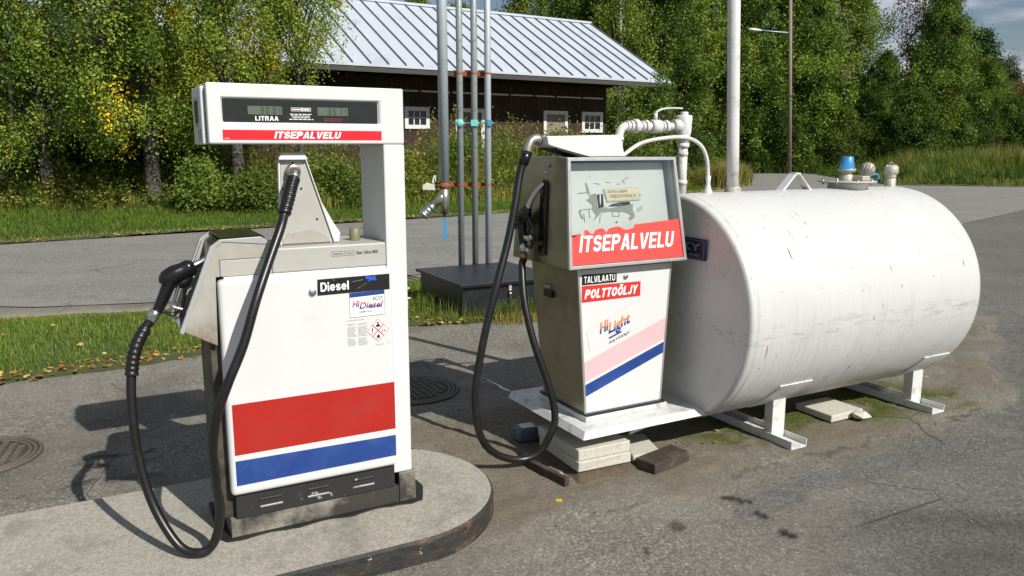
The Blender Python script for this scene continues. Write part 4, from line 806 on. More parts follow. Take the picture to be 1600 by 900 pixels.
diamond(cX+rD*1.02, cZ, rD, [[(-.5, -.3), (.5, -.3), (.5, -.22), (-.5, -.22)], [(-.3, -.22), (-.22, -.22), (-.16, .1), (-.36, .34), (-.3, .1)], [(-.1, -.05), (.15, .08), (.4, -.05), (.15, -.16)]])
diamond(cX, cZ-rD*1.02, rD, [[(-.32, -.26), (.32, -.26), (.3, 0), (.1, .5), (.05, .2), (-.1, .36), (-.28, .02)], [(-.4, -.42), (.4, -.42), (.4, -.34), (-.4, -.34)]])
# shelf, seam, model name
sh = MB().box(.207, .655, .0, DP, 1.129, 1.222).build('shelf', M['cream'], A, .006)
MB().box(.021, .2062, .0005, DP-.001, 1.129, 1.19).build('shelf_end', M['cream'], A, .003)
lg = MB()
for q in ((.433, .525, 1.1955, 1.197), (.433, .525, 1.178, 1.1795), (.433, .4345, 1.1795, 1.1955), (.5235, .525, 1.1795, 1.1955), (.484, .4855, 1.1795, 1.1955), (.439, .479, 1.185, 1.1895), (.491, .518, 1.1855, 1.189)): lg.box(q[0], q[1], -.0010, -.0002, q[2], q[3])
lg.build('maker_plate', M['letter_grey'], sh)
letters('Star Ultra 850', .533, .620, 1.181, 1.194, -.0004, M['letter_black'], sh, bold=.02)
# nozzle housing: slanted open channel on the left end
NB_ = [(-.006, 1.235), (.030, 1.262), (.170, 1.266), (.2065, 1.242), (.2065, 1.1905), (.0195, 1.1905), (.0195, 1.129), (.004, 1.129), (-.004, .872), (-.126, .942)]
def nzp(y, dx=0): return [(x+dx, y, z) for x, z in NB_]
hs = MB(); hs.prism(nzp(-.002), (0, .045, 0)); hs.prism(nzp(DP-.045), (0, .047, 0)); hs.build('nozzle_housing', M['cream_dirty'], A, .004)
MB().prism([(.004, .0435, 1.24), (.030, .0435, 1.26), (.170, .0435, 1.264), (.205, .0435, 1.241), (.205, .0435, 1.192), (.021, .0435, 1.192), (.018, .0435, 1.13), (.003, .0435, 1.13), (-.004, .0435, .90), (-.045, .0435, .92)], (0, DP-.045-.044, 0)).build('housing_core', M['black'], A)
# rim strip along the slanted opening
for y0_, y1_ in ((-.006, .012), (DP-.02, DP+.004)):
    MB().prism([(-.132, y0_, .937), (-.118, y0_, .930), (.008, y0_, 1.236), (.034, y0_, 1.258), (.205, y0_, 1.240), (.205, y0_, 1.246), (.170, y0_, 1.271), (.026, y0_, 1.267), (-.010, y0_, 1.242)], (0, y1_-y0_, 0)).build('housing_rim', M['grey_trim'], A, .002)
MB().prism([(.030, .0, 1.2665), (.172, .0, 1.2705), (.186, .0, 1.262), (.186, .0, 1.266), (.174, .0, 1.2765), (.028, .0, 1.2725)], (0, DP-.02, 0)).build('rubber_mat', M['black'], A)
MB().prism([(-.030, .044, 1.165), (-.022, .044, 1.165), (-.012, .044, 1.235), (-.02, .044, 1.235)], (0, .222, 0)).build('channel_bar', M['grey_trim'], A) if False else None
MB().prism([(-.128, .0435, .945), (-.05, .0435, .905), (-.045, .0435, .915), (-.118, .0435, .952)], (0, DP-.09, 0)).build('drip_lip', M['grey_trim'], A, .002)
# hose tower
tw = MB(); f = [(.262, .075, 1.2225), (.463, .075, 1.2225), (.362, .075, 1.548), (.270, .075, 1.548)]; fb = [(.280, .135, 1.2225), (.453, .135, 1.2225), (.352, .135, 1.548), (.286, .135, 1.548)]
tw.hexa(f, fb); tw = tw.build('hose_tower', M['cream'], A, .004)
MB().prism([(.256, .083, 1.547), (.374, .083, 1.547), (.372, .070, 1.547), (.366, .062, 1.547), (.262, .062, 1.547), (.258, .070, 1.547)], (0, 0, .022)).build('tower_cap_front', M['white_shell'], tw, .006) if False else None
MB().hexa([(.258, .050, 1.5485), (.372, .050, 1.5485), (.364, .060, 1.577), (.270, .060, 1.577)], [(.278, .155, 1.5485), (.368, .155, 1.5485), (.358, .145, 1.577), (.286, .145, 1.577)]).build('tower_cap', M['white'], tw, .007, 3)
MB().prism([(.3665, .071, 1.548), (.3715, .071, 1.548), (.422, .071, 1.385), (.468, .071, 1.300), (.492, .071, 1.262), (.486, .071, 1.228), (.466, .071, 1.2235)], (0, .09, 0)).build('tower_shell', M['white'], tw, .007, 3)
MB().prism([(.255, .069, 1.2235), (.2615, .069, 1.2235), (.2695, .069, 1.548), (.262, .069, 1.548)], (0, .02, 0)).build('tower_side', M['white_shell'], tw, .002)
MB().prism([(.258, .0742, 1.228), (.452, .0742, 1.228), (.43, .0742, 1.262), (.37, .0742, 1.285), (.29, .0742, 1.272)], (0, -.004, 0)).build('tower_foot', M['cream_dirty'], tw, .002)
sc = MB()
for x, z in ((.275, 1.44), (.346, 1.44), (.268, 1.30), (.402, 1.32), (.318, 1.537)): sc.lathe([(.0001, .0715), (.004, .0715), (.0042, .075)], (x, 0, z), 'Y', 8)
sc.build('screw', M['letter_black'], tw)
MB().lathe([(.0235, 0), (.025, .003), (.0235, .012), (.020, .014)], (.316, .062, 1.508), 'Y', 20, rot=None).build('outlet_ring', M['zinc'], tw) if False else None
MB().lathe([(.018, .035), (.025, .035), (.0265, .043), (.0265, .068), (.024, .0745)], (.314, 0, 1.508), 'Y', 20).build('outlet_ring', M['zinc'], tw)
MB().lathe([(.0001, .049), (.018, .049), (.021, .046), (.0215, .010), (.0225, .001)], (.567, .13, 1.2225), 'Z', 20).build('button', M['khaki'], A)
# column and head
MB().box(.6565, .7435, .001, DP-.001, .237, 1.607).build('column', M['white_shell'], A, .006, 3)
he = MB(); x0, x1, z0, z1 = .012, .744, 1.608, 1.822; i0, i1, j0, j1 = .060, .640, 1.682, 1.771
he.openbox([(x0, 0, z0), (x1, 0, z0), (x1, 0, z1), (x0, 0, z1)], [(x0, DP, z0), (x1, DP, z0), (x1, DP, z1), (x0, DP, z1)], [(i0, 0, j0), (i1+.006, 0, j0), (i1+.006, 0, j1), (i0, 0, j1)], [(i0+.004, .014, j0+.003), (i1, .014, j0+.003), (i1, .014, j1-.003), (i0+.004, .014, j1-.003)])
he = he.build('display_head', M['white'], A, .009, 3)
MB().box(-.004, .0115, .035, DP-.03, 1.606, 1.812).build('head_end', M['white_shell'], he, .012, 3)
MB().box(-.0055, -.0035, .10, .21, 1.67, 1.775).build('end_recess', M['grey_trim'], he, .001)
MB().box(-.0075, -.0055, .115, .195, 1.685, 1.762).build('end_window', M['window_glass'], he)
MB().box(-.008, -.0035, .07, .125, 1.617, 1.662).build('end_cover', M['cream'], he, .002)
dp = MB().box(i0+.005, i1-.001, .0105, .0138, j0+.004, j1-.004).build('display', M['display_black'], he)
Y = .0102
def lcd(xa, xb, za, zb, txt, pos):
    o = MB().box(xa, xb, Y-.0012, Y, za, zb).build('digit_screen', M['lcd'], dp); m = MB(); h = (zb-za)*.74; w = h*.52; t = h*.11; z = za+(zb-za)*.13
    SEG = {'0': 'abcdef', '1': 'bc', '3': 'abgcd', '5': 'afgcd', '.': '.'}
    def b(x0, x1, z0, z1): m.box(x0, x1, Y-.0018, Y-.0013, z0, z1)
    for ch, x in zip(txt, pos):
        for s in SEG[ch]:
            if s == 'a': b(x, x+w, z+h-t, z+h)
            if s == 'd': b(x, x+w, z, z+t)
            if s == 'g': b(x, x+w, z+h/2-t/2, z+h/2+t/2)
            if s == 'b': b(x+w-t, x+w, z+h/2, z+h)
            if s == 'c': b(x+w-t, x+w, z, z+h/2)
            if s == 'f': b(x, x+t, z+h/2, z+h)
            if s == 'e': b(x, x+t, z, z+h/2)
            if s == '.': b(x, x+t, z, z+t)
    m.build('digits', M['letter_black'], o)
lcd(.152, .274, 1.714, 1.744, '30.01', (.196, .216, .2345, .241, .256)); lcd(.405, .522, 1.714, 1.744, '35.11', (.443, .463, .4815, .486, .503))
bold_letters('LITRAA', .177, .260, 1.6925, 1.7085, Y, M['letter_white'], dp, t=.2)
lg = MB()
for q in ((.307, .380, 1.7395, 1.741), (.307, .380, 1.7285, 1.730), (.307, .3085, 1.730, 1.7395), (.3785, .380, 1.730, 1.7395), (.345, .349, 1.730, 1.7395), (.312, .343, 1.733, 1.7365), (.351, .374, 1.732, 1.7375)): lg.box(q[0], q[1], Y-.0008, Y, q[2], q[3])
sp_ = MB(); 
def row2(x0, x1, z, t=.0026):
    x = x0
    while x < x1-.004:
        L = min(rp_.uniform(.006, .016), x1-x); sp_.box(x, x+L, Y-.0008, Y, z, z+t); x += L+.003
for k, (a, b) in enumerate(((.302, .384), (.306, .380), (.312, .375), (.299, .388))): row2(a, b, 1.716-.0062*k)
lg.build('maker_plate', M['letter_white'], dp); sp_.build('small_print', M['letter_white'], dp)
sp_ = MB(); row2(.425, .50, 1.701); row2(.43, .495, 1.694); sp_.build('red_print', simple('dim_red_print', (.25, .03, .02), .5), dp)
sheet([(.060, 1.6585), (.650, 1.6585), (.650, 1.623), (.060, 1.623)], -.0003, 'red_band', simple('bright_red_vinyl', (.66, .012, .022), .35, var=.04), he)
bold_letters('ITSEPALVELU', .238, .490, 1.6285, 1.6535, -.0012, M['letter_white'], he, shear=.22, t=.235, gap=.08)
row_ = MB(); row_.box(.066, .082, -.0018, -.0012, 1.628, 1.6295); row_.build('small_print', M['letter_white'], he)

# ---------------------------------------------------------------- hoses and nozzles
def ribbed(P, r, nrib, mat, name, parent, amp=.12):
    Q = catmull(P, 24); m = len(Q); rr = [r*(1+amp*(1 if (i*nrib/m) % 1 < .55 else 0)) for i in range(m)]
    b = MB(); b.tube(Q, r, 14, 1); n = 14
    base = len(b.v)-m*n
    for i in range(m):
        for j in range(n): v = Vector(b.v[base+i*n+j]); b.v[base+i*n+j] = tuple(Q[i]+(v-Q[i])*(rr[i]/r))
    return b.build(name, mat, parent)
HA = empty('fuel_hose', OA, AZ_A, 'black hose of the white diesel pump, looping to its nozzle in the left housing', 'fuel hose')
top = [(.314, .045, 1.508), (.312, .018, 1.502), (.303, .0, 1.482), (.290, -.013, 1.455), (.272, -.035, 1.410), (.248, -.060, 1.354)]
hp = top+[(.225, -.090, 1.304), (.168, -.140, 1.192), (.108, -.190, 1.066), (.052, -.215, .916), (-.008, -.225, .789), (-.050, -.220, .678), (-.068, -.200, .557), (-.061, -.165, .422), (-.052, -.125, .265), (-.080, -.100, .150), (-.132, -.090, .1215), (-.195, -.05, .15), (-.262, .02, .287), (-.297, .06, .459), (-.305, .08, .627), (-.298, .10, .767), (-.275, .12, .88), (-.240, .145, .933), (-.212, .15, .965)]
MB().tube(hp, .0170, 14, 8).build('hose', M['rubber'], HA)
ribbed(top[2:], .0215, 11, M['rubber'], 'sleeve', HA); MB().tube(top[:3], .0205, 14, 4).build('coupling', M['silver'], HA)
MB().tube([top[0], (top[0][0], .036, top[0][2])], .024, 6).build('hex_nut', M['zinc'], HA)
ribbed([(-.297, .10, .775), (-.287, .11, .83), (-.268, .125, .885), (-.235, .146, .936)], .0215, 9, M['rubber'], 'sleeve', HA)
def nozzle(parent, f, tag_blue=False, S=1.0):
    """f maps (a,b,w) in the nozzle plane to local 3-D; a-b follow: swivel, grip, elbow, body, spout"""
    g = lambda L: [f(*p) for p in L]
    n = MB().tube(g([(-.192, .993, 0), (-.170, 1.035, 0), (-.150, 1.078, 0), (-.137, 1.105, 0)]), [.018*S, .0215*S, .0235*S, .026*S], 14, 4, ell=(1, .85))
    n.tube(g([(-.158, 1.092, 0), (-.145, 1.112, 0), (-.118, 1.127, 0), (-.088, 1.140, 0), (-.066, 1.150, 0), (-.050, 1.158, 0)]), [.022*S, .036*S, .038*S, .033*S, .034*S, .022*S], 16, 4, ell=(1, .8)); n.tube(g([(-.135, 1.112, 0), (-.112, 1.095, 0), (-.085, 1.098, 0), (-.070, 1.125, 0)]), [.018*S, .020*S, .019*S, .015*S], 12, 4, ell=(1, .8))
    n = n.build('nozzle', M['black'], parent)
    MB().tube(g([(-.052, 1.157, 0), (-.028, 1.168, 0), (-.004, 1.183, 0), (.014, 1.205, 0)]), [.0155*S, .0125*S, .0115*S, .011*S], 12, 5).build('spout', M['silver'], n)
    MB().tube(g([(-.216, .962, 0), (-.200, .985, 0), (-.192, .997, 0)]), .0205*S, 12).build('swivel', M['silver'], n)
    MB().tube(g([(-.176, .995, 0), (-.135, .978, 0), (-.105, 1.005, 0), (-.092, 1.055, 0), (-.088, 1.12, 0)]), .0065*S, 8, 6, ell=(1, 1.5)).build('guard', M['black'], n)
    MB().tube(g([(-.100, 1.12, 0), (-.118, 1.065, 0), (-.134, 1.02, 0), (-.150, .995, 0)]), [.007*S, .006*S, .005*S], 8, 4, ell=(1, 2.2)).build('trigger', M['silver'], n)
    c = Vector(f(-.152, 1.112, .0)); MB().tube([f(-.150, 1.108, 0), f(-.166, 1.122, 0)], [.024*S, .019*S], 14).build('cap', M['black'], n)
    return n
nA = nozzle(HA, lambda a, b, w: (a, .150+w, b))
MB().tube([(-.140, .15, 1.01), (-.118, .15, 1.0), (-.100, .15, .995)], .008, 8, 3, ell=(1, 2)).build('hook', M['silver'], nA)

# ---------------------------------------------------------------- steel heating-oil pump
AZ_B = R(28.8); OB = (.365, 3.769, 0)
B = empty('fuel_pump', OB, AZ_B, 'shorter stainless steel pump with a torn glazed dial and red lettered sticker beside the tank', 'fuel pump')
cab = MB(); zb, zt = .275, 1.018; db, dt = .40, .41
cab.hexa([(0, .003, zb), (.473, .003, zb), (.514, .003, zt), (-.055, .003, zt)], [(.0, db, zb), (.473, db, zb), (.514, dt, zt), (-.075, dt, zt)]); cab = cab.build('cabinet', M['steel'], B, .004)
sxl = lambda z: -.055*(z-.27)/.725; sxr = lambda z: .472+.041*(z-.27)/.725
fp = sheet([(sxl(.285)+.007, .285), (sxr(.285)-.004, .285), (sxr(1.012)-.004, 1.012), (sxl(1.012)+.007, 1.012)], .0005, 'front_panel', M['white'], B, th=.005)
for xl in (0, 1):
    s = sxl if not xl else sxr; w = (-.004, .0065) if not xl else (-.0035, .004)
    sheet([(s(.276)+w[0], .276), (s(.276)+w[1], .276), (s(1.016)+w[1], 1.016), (s(1.016)+w[0], 1.016)], .0, 'corner_strip', M['alu'], B, th=.008)
MB().box(.0-.014, .502, -.030, .44, .246, .272).build('base_frame', M['tank_white'], B, .003)
MB().box(-.006, .49, -.022, .43, .2725, .284).build('rubber_seal', M['black'], B)
# stickers
y = -.0048
sheet([(-.034, .990), (.172, .985), (.172, .938), (-.034, .938)], y, 'grade_sticker', M['black_sticker'], fp); bold_letters('TALVILAATU', -.022, .162, .947, .979, y-.0009, M['letter_white'], fp, t=.15, gap=.13)
sheet([(-.034, .934), (.322, .930), (.322, .855), (-.034, .852)], y, 'product_sticker', M['red_sticker'], fp); bold_letters('POLTTOÖLJY', -.018, .306, .869, .914, y-.0009, M['letter_white'], fp, shear=.22, t=.225)
MB().lathe([(.0001, y-.007), (.012, y-.007), (.0135, y-.004), (.0135, y+.003)], (.226, 0, .962), 'Y', 18).build('lock', M['zinc'], fp)
sheet([(sxl(.45)+.008, .447), (sxr(.63)-.006, .612), (sxr(.72)-.006, .727), (sxl(.55)+.009, .548)], y, 'pink_stripe', M['pink'], fp)
sheet([(sxl(.38)+.008, .372), (sxr(.54)-.006, .538), (sxr(.60)-.006, .596), (sxl(.44)+.008, .432)], y, 'blue_stripe', M['blue'], fp)
SL = .34
letters('Hi', .078, .127, .682, .742, y-.0006, M['blue'], fp, shear=.05, bold=.03, slope=SL, top_mat=M['letter_orange'], split=.42)
letters('Light', .131, .262, .660, .735, y-.0006, M['blue'], fp, shear=.05, bold=.03, slope=SL, top_mat=M['letter_orange'], split=.48)
sheet([(.134, .652), (.210, .652+.076*SL), (.210, .661+.076*SL), (.134, .661)], y-.0006, 'logo_bar', M['blue'], fp)
letters('POLTTOÖLJY', .136, .262, .622, .640, y-.0006, M['letter_black'], fp, shear=.1, bold=.02, slope=SL)
for q in ([(.02, .60), (.0215, .60), (-.002, .70), (-.0035, .70)], [(-.0035, .70), (.40, .875), (.40, .8762), (-.0035, .7012)]): sheet(q, y, 'sticker_edge', M['pink'], fp)
# side socket and name plate
MB().box(-.0660, -.0500, .225, .300, .840, .878).build('socket', M['black'], B, .002); MB().box(-.0665, -.0500, .24, .29, .888, .903).build('name_plate', M['zinc'], B)
# upper glazed head
ZB, ZT = 1.028, 1.548; yf = lambda z: -.060+.060*(z-ZB)/(ZT-ZB)
xl = lambda z: -.142+.020*(z-ZB)/(ZT-ZB); xr = lambda z: .570-.049*(z-ZB)/(ZT-ZB)
def qd(z0, z1, dx0, dx1, dy): return [(xl(z0)+dx0, yf(z0)+dy, z0), (xr(z0)-dx1, yf(z0)+dy, z0), (xr(z1)-dx1, yf(z1)+dy, z1), (xl(z1)+dx0, yf(z1)+dy, z1)]
ob = [(-.145, .485, ZB), (.567, .485, ZB), (.521, .45, ZT), (-.120, .45, ZT)]
hd = MB(); hd.openbox(qd(ZB, ZT, 0, 0, .012), ob, qd(ZB+.014, ZT-.014, .014, .014, .012), qd(ZB+.018, ZT-.018, .018, .018, .085), 0, 1)
hd = hd.build('dial_housing', [M['steel'], simple('grey_inner_wall', (.33, .34, .32), .6)], B, .003)
fr = MB(); fo, fi = qd(ZB, ZT, -.001, -.001, -.004), qd(ZB+.016, ZT-.016, .016, .016, -.004); go, gi = qd(ZB, ZT, -.001, -.001, .0115), qd(ZB+.016, ZT-.016, .016, .016, .0115)
vsq = fo+fi+go+gi
fr.add(vsq, [(i, (i+1) % 4, 4+(i+1) % 4, 4+i) for i in range(4)]+[(8+i, 12+i, 12+(i+1) % 4, 8+(i+1) % 4) for i in range(4)]+[(i, 8+i, 8+(i+1) % 4, (i+1) % 4) for i in range(4)]+[(4+i, 4+(i+1) % 4, 12+(i+1) % 4, 12+i) for i in range(4)])
fr.build('window_frame', M['alu'], hd, .002)
MB().hexa(qd(ZB+.0145, ZT-.0145, .0145, .0145, .0065), qd(ZB+.0145, ZT-.0145, .0145, .0145, .0095)).build('window_pane', M['glass'], hd)
# cream backing plate inside the head with torn bare patches
bk_ = MB().hexa(qd(ZB+.02, ZT-.028, .02, .040, .060), qd(ZB+.02, ZT-.028, .02, .040, .064)).build('dial_plate', M['dial'], hd)
MB().hexa(qd(ZT-.045, ZT-.022, .02, .04, .012), qd(ZT-.045, ZT-.022, .02, .04, .056)).build('lamp_ledge', simple('ledge_grey', (.30, .31, .29), .6), hd) if False else None
ym = lambda z: yf(z)+.0590
def P2(px, py):  # position on the 200x190-unit sketch of the dial -> x,z on the plate
    z = 1.028+.520*(1-(py-62)/(890-62)*1.0); z = 1.540-(py-70)/800*.50; return (xl(z)+(px-15)/850*(xr(z)-xl(z)), z)
def patch(name, pts, mat, dy=0, th=.0008): return sheet([P2(*p) for p in pts], dy, name, mat, bk_, ymap=ym, th=th)
dk = M['dial_dark']
patch('bare_patch', [(190, 250), (200, 250), (222, 330), (215, 345), (200, 320)], dk)
patch('bare_patch', [(218, 345), (262, 332), (275, 345), (272, 440), (300, 450), (340, 440), (352, 455), (300, 480), (262, 520), (235, 545), (262, 500), (240, 470), (235, 420), (212, 395), (190, 378), (215, 372)], dk, -.0002)
patch('bare_patch', [(340, 455), (430, 442), (525, 430), (545, 420), (538, 470), (552, 510), (548, 535), (510, 555), (505, 530), (525, 520), (500, 495), (440, 480), (380, 475), (320, 480), (290, 500)], dk, -.0004)
patch('bare_patch', [(135, 458), (160, 452), (150, 480), (170, 520), (158, 528), (145, 500)], dk)
patch('bare_patch', [(575, 460), (610, 440), (625, 455), (600, 485), (578, 490)], simple('faint_patch', (.42, .43, .40), .55))
patch('register_window', [(276, 342), (318, 338), (320, 440), (280, 446)], M['display_black'], -.0012)
patch('register_glint', [(292, 342), (303, 341), (300, 398), (296, 430), (290, 400)], M['dial'], -.0022)
c_ = patch('unit_plate', [(352, 436), (385, 420), (440, 408), (520, 405), (522, 430), (430, 437)], M['display_black'], -.0014)
zc = P2(400, 425)[1]; letters('TRAA', P2(390, 425)[0], P2(458, 425)[0], zc-.005, zc+.006, -.0024, M['letter_grey'], c_, ymap=ym, bold=.01)
for L in ([(30, 128), (33, 260)], [(250, 250), (300, 262)], [(470, 240), (525, 213)], [(490, 265), (478, 240)], [(430, 265), (455, 262)], [(345, 248), (380, 250)], [(130, 325), (200, 322)], [(380, 475), (432, 476)], [(380, 512), (432, 515)], [(380, 475), (380, 512)], [(431, 476), (431, 514)], [(208, 450), (212, 520)], [(170, 480), (175, 550)], [(290, 498), (283, 560)], [(150, 452), (240, 446)], [(598, 345), (600, 380)], [(590, 360), (620, 352)]):
    (a, b), (c, d) = L; q = [(a, b), (c, d), (c+2, d+3), (a+2, b+3)] if abs(c-a) > abs(d-b) else [(a, b), (a+3, b), (c+3, d), (c, d)]; patch('crack_line', q, dk, -.0016)
lb = patch('card_backing', [(322, 300), (585, 290), (602, 395), (345, 402)], simple('grubby_tape', (.50, .49, .43), .5), -.0030)
nt_ = patch('note_card', [(338, 308), (580, 298), (582, 383), (348, 392)], M['paper'], -.0040)
za, zb2 = P2(400, 333)[1], P2(400, 312)[1]; letters('KATSO LUKEMA', P2(352, 325)[0], P2(502, 325)[0], za, zb2, -.0050, M['letter_black'], nt_, ymap=ym, bold=.0, shear=.15)
za, zb2 = P2(400, 372)[1], P2(400, 346)[1]; letters('TOISELTA PUOLELTA', P2(362, 360)[0], P2(568, 360)[0], za, zb2, -.0050, M['letter_black'], nt_, ymap=ym, bold=.0, shear=.15)
patch('screw', [(404, 556), (414, 556), (414, 568), (404, 568)], M['display_black'], -.0016); patch('screw', [(795, 100), (808, 98), (808, 114), (796, 114)], M['display_black'], -.0016)
# red sticker on the glass with torn upper-left edge
yg = lambda z: yf(z)+.0058
T = [(52, 640), (60, 628), (95, 625), (118, 650), (125, 660), (128, 600), (150, 600), (168, 625), (190, 632), (205, 605), (235, 592), (262, 595), (275, 612), (282, 628), (300, 600), (325, 592), (375, 585), (400, 600), (425, 615), (455, 612), (490, 600), (492, 578), (868, 549)]
S_ = [P2(*p) for p in T]; low = [(xr(1.047)-.0165, 1.047), (xl(1.047)+.0165, 1.047)]
T2 = [(xl(1.19)+.0165, S_[0][1])]+S_[1:-1]+[(xr(1.235)-.0165, 1.237)]+low
rs = sheet(T2, 0, 'red_sticker', simple('sunfaded_red_sticker', (.72, .07, .06), .35, var=.05), hd, ymap=yg)
bold_letters('ITSEPALVELU', -.080, .500, 1.106, 1.183, -.0009, M['letter_white'], rs, shear=.2, t=.20, ymap=yg, gap=.11, slope=-.01)
sheet([(xl(1.2)+.018, 1.19), (xl(1.2)+.05, 1.183), (xl(1.2)+.018, 1.178)], -.001, 'torn_corner', M['display_black'], rs, ymap=yg)
# nozzle recess on the left side, small plate and screw
MB().prism([(-.1475, .150, 1.075), (-.1475, .205, 1.065), (-.1440, .220, 1.10), (-.1345, .215, 1.42), (-.1335, .185, 1.445), (-.1335, .155, 1.42)], (-.006, 0, 0)).build('nozzle_recess', M['black'], hd, .008, 3)
MB().box(-.134, -.122, .155, .225, 1.500, 1.520).build('side_plate', M['zinc'], hd)
MB().lathe([(.0001, -.007), (.010, -.006), (.0125, -.001), (.0125, .006)], (-.1275, .185, 1.475), 'X', 14).build('side_screw', M['silver'], hd)
# hose arm on top
am = MB(); am.prism([(-.155, .13, 1.648), (.276, .13, 1.657), (.307, .13, 1.5495), (.06, .13, 1.5495), (-.148, .13, 1.607)], (0, .16, 0)); am = am.build('hose_arm', M['white'], B, .006)
MB().prism([(-.10, .125, 1.586), (.04, .125, 1.549), (.10, .125, 1.549), (-.10, .125, 1.594)], (0, .17, 0)).build('arm_trim', M['letter_black'], am)
MB().tube([(-.150, .20, 1.628), (-.170, .20, 1.636), (-.198, .20, 1.628), (-.215, .20, 1.604), (-.225, .20, 1.572)], .0225, 14, 5).build('elbow', M['zinc'], B)
MB().tube([(-.150, .20, 1.628), (-.160, .20, 1.632)], .027, 14).build('elbow_collar', M['zinc'], B)
HB = empty('fuel_hose', OB, AZ_B, 'black hose of the steel pump, looping down to the ground and up to its nozzle', 'fuel hose')
hb = [(-.232, .20, 1.545), (-.262, .20, 1.475), (-.300, .18, 1.33), (-.352, .16, 1.15), (-.43, .13, .946), (-.495, .12, .736), (-.545, .12, .492), (-.548, .12, .334), (-.515, .12, .200), (-.430, .13, .105), (-.305, .13, .052), (-.205, .11, .075), (-.150, .09, .165), (-.120, .09, .262), (-.150, .11, .432), (-.205, .16, .640), (-.225, .22, .837), (-.205, .28, 1.00), (-.185, .30, 1.040)]
MB().tube(hb, .0185, 14, 8).build('hose', M['rubber'], HB)
MB().tube([(-.222, .20, 1.575), (-.246, .20, 1.515)], [.0255, .0255], 8).build('coupling', M['black'], HB)
MB().tube([(-.184, .30, 1.030), (-.184, .300, 1.075)], .0205, 6).build('brass_coupling', M['brass'], HB)
# nozzle B stands upright: grip down, spout up into the recess; plane x = -.18, coordinates (d, z)
n = MB().tube([(-.183, .305, 1.105), (-.183, .312, 1.15), (-.183, .322, 1.20), (-.183, .330, 1.235)], [.0205, .0235, .024, .028], 14, 4)
n.tube([(-.183, .375, 1.215), (-.183, .350, 1.235), (-.183, .315, 1.250), (-.183, .285, 1.272), (-.181, .262, 1.300)], [.026, .037, .040, .036, .023], 16, 4, ell=(1, .85)); n = n.build('nozzle', M['black'], HB)
MB().tube([(-.181, .264, 1.298), (-.176, .235, 1.345), (-.165, .205, 1.385), (-.142, .178, 1.425)], [.0155, .013, .012, .0115], 12, 5).build('spout', M['silver'], n)
MB().tube([(-.184, .300, 1.078), (-.183, .305, 1.118)], .0205, 14).build('swivel', M['silver'], n)
MB().tube([(-.183, .300, 1.105), (-.183, .235, 1.105), (-.183, .205, 1.15), (-.183, .215, 1.21), (-.183, .270, 1.262)], .0065, 8, 6, ell=(1.6, 1)).build('guard', M['black'], n)
MB().tube([(-.183, .275, 1.255), (-.183, .250, 1.20), (-.183, .252, 1.16), (-.183, .220, 1.142)], [.007, .006, .006], 8, 4, ell=(2, 1)).build('trigger', M['black'], n)
MB().tube([(-.186, .300, 1.150), (-.186, .245, 1.150), (-.186, .215, 1.165)], .008, 8, 4, ell=(2, 1)).build('latch', M['silver'], n)
MB().tube([(-.186, .285, 1.095), (-.186, .235, 1.082)], .009, 8, 1, ell=(1.6, 1)).build('hook', M['silver'], n)
MB().tube([(-.166, .378, 1.212), (-.212, .386, 1.208)], [.027, .025], 16).build('cap', M['letter_grey'], n)

# ---------------------------------------------------------------- tank
AZ_T = R(28.4); CT = (.862, 4.230, 0); r, L, zc = .6132, 1.851, .736
T_ = empty('fuel_tank', CT, AZ_T, 'big white cylindrical steel fuel tank on low legs with rust round its near rim', 'fuel tank')
sh = MB(); NS = 160
sh.lathe([(.0001, -.030), (r*.35, -.027), (r*.7, -.018), (r-.05, -.005), (r-.024, -.002), (r-.022, -.0018), (r-.012, .001), (r-.004, .007), (r-.0005, .016), (r, .022), (r, .0462), (r+.0028, .049), (r+.0028, .055), (r, .058), (r, .0582), (r, .35), (r, .70), (r, 1.03), (r, 1.36), (r, L-.06), (r-.006, L-.02), (r-.04, L+.01), (r*.7, L+.05), (r*.35, L+.07), (.0001, L+.075)], (0, 0, zc), 'X', NS)
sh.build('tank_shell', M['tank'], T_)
for x, rr_ in ((1.24, .0010),):
    MB().lathe([(r-.002, x-.006), (r+rr_, x-.003), (r+rr_, x+.003), (r-.002, x+.006)], (0, 0, zc), 'X', NS).build('weld_seam', M['tank_white'], T_)
MB().box(.06, 1.2, -.35, -.335, zc-math.sqrt(r*r-.36**2)-.012, zc-math.sqrt(r*r-.36**2)+.008).build('weld_bead', M['tank_white'], T_) if False else None
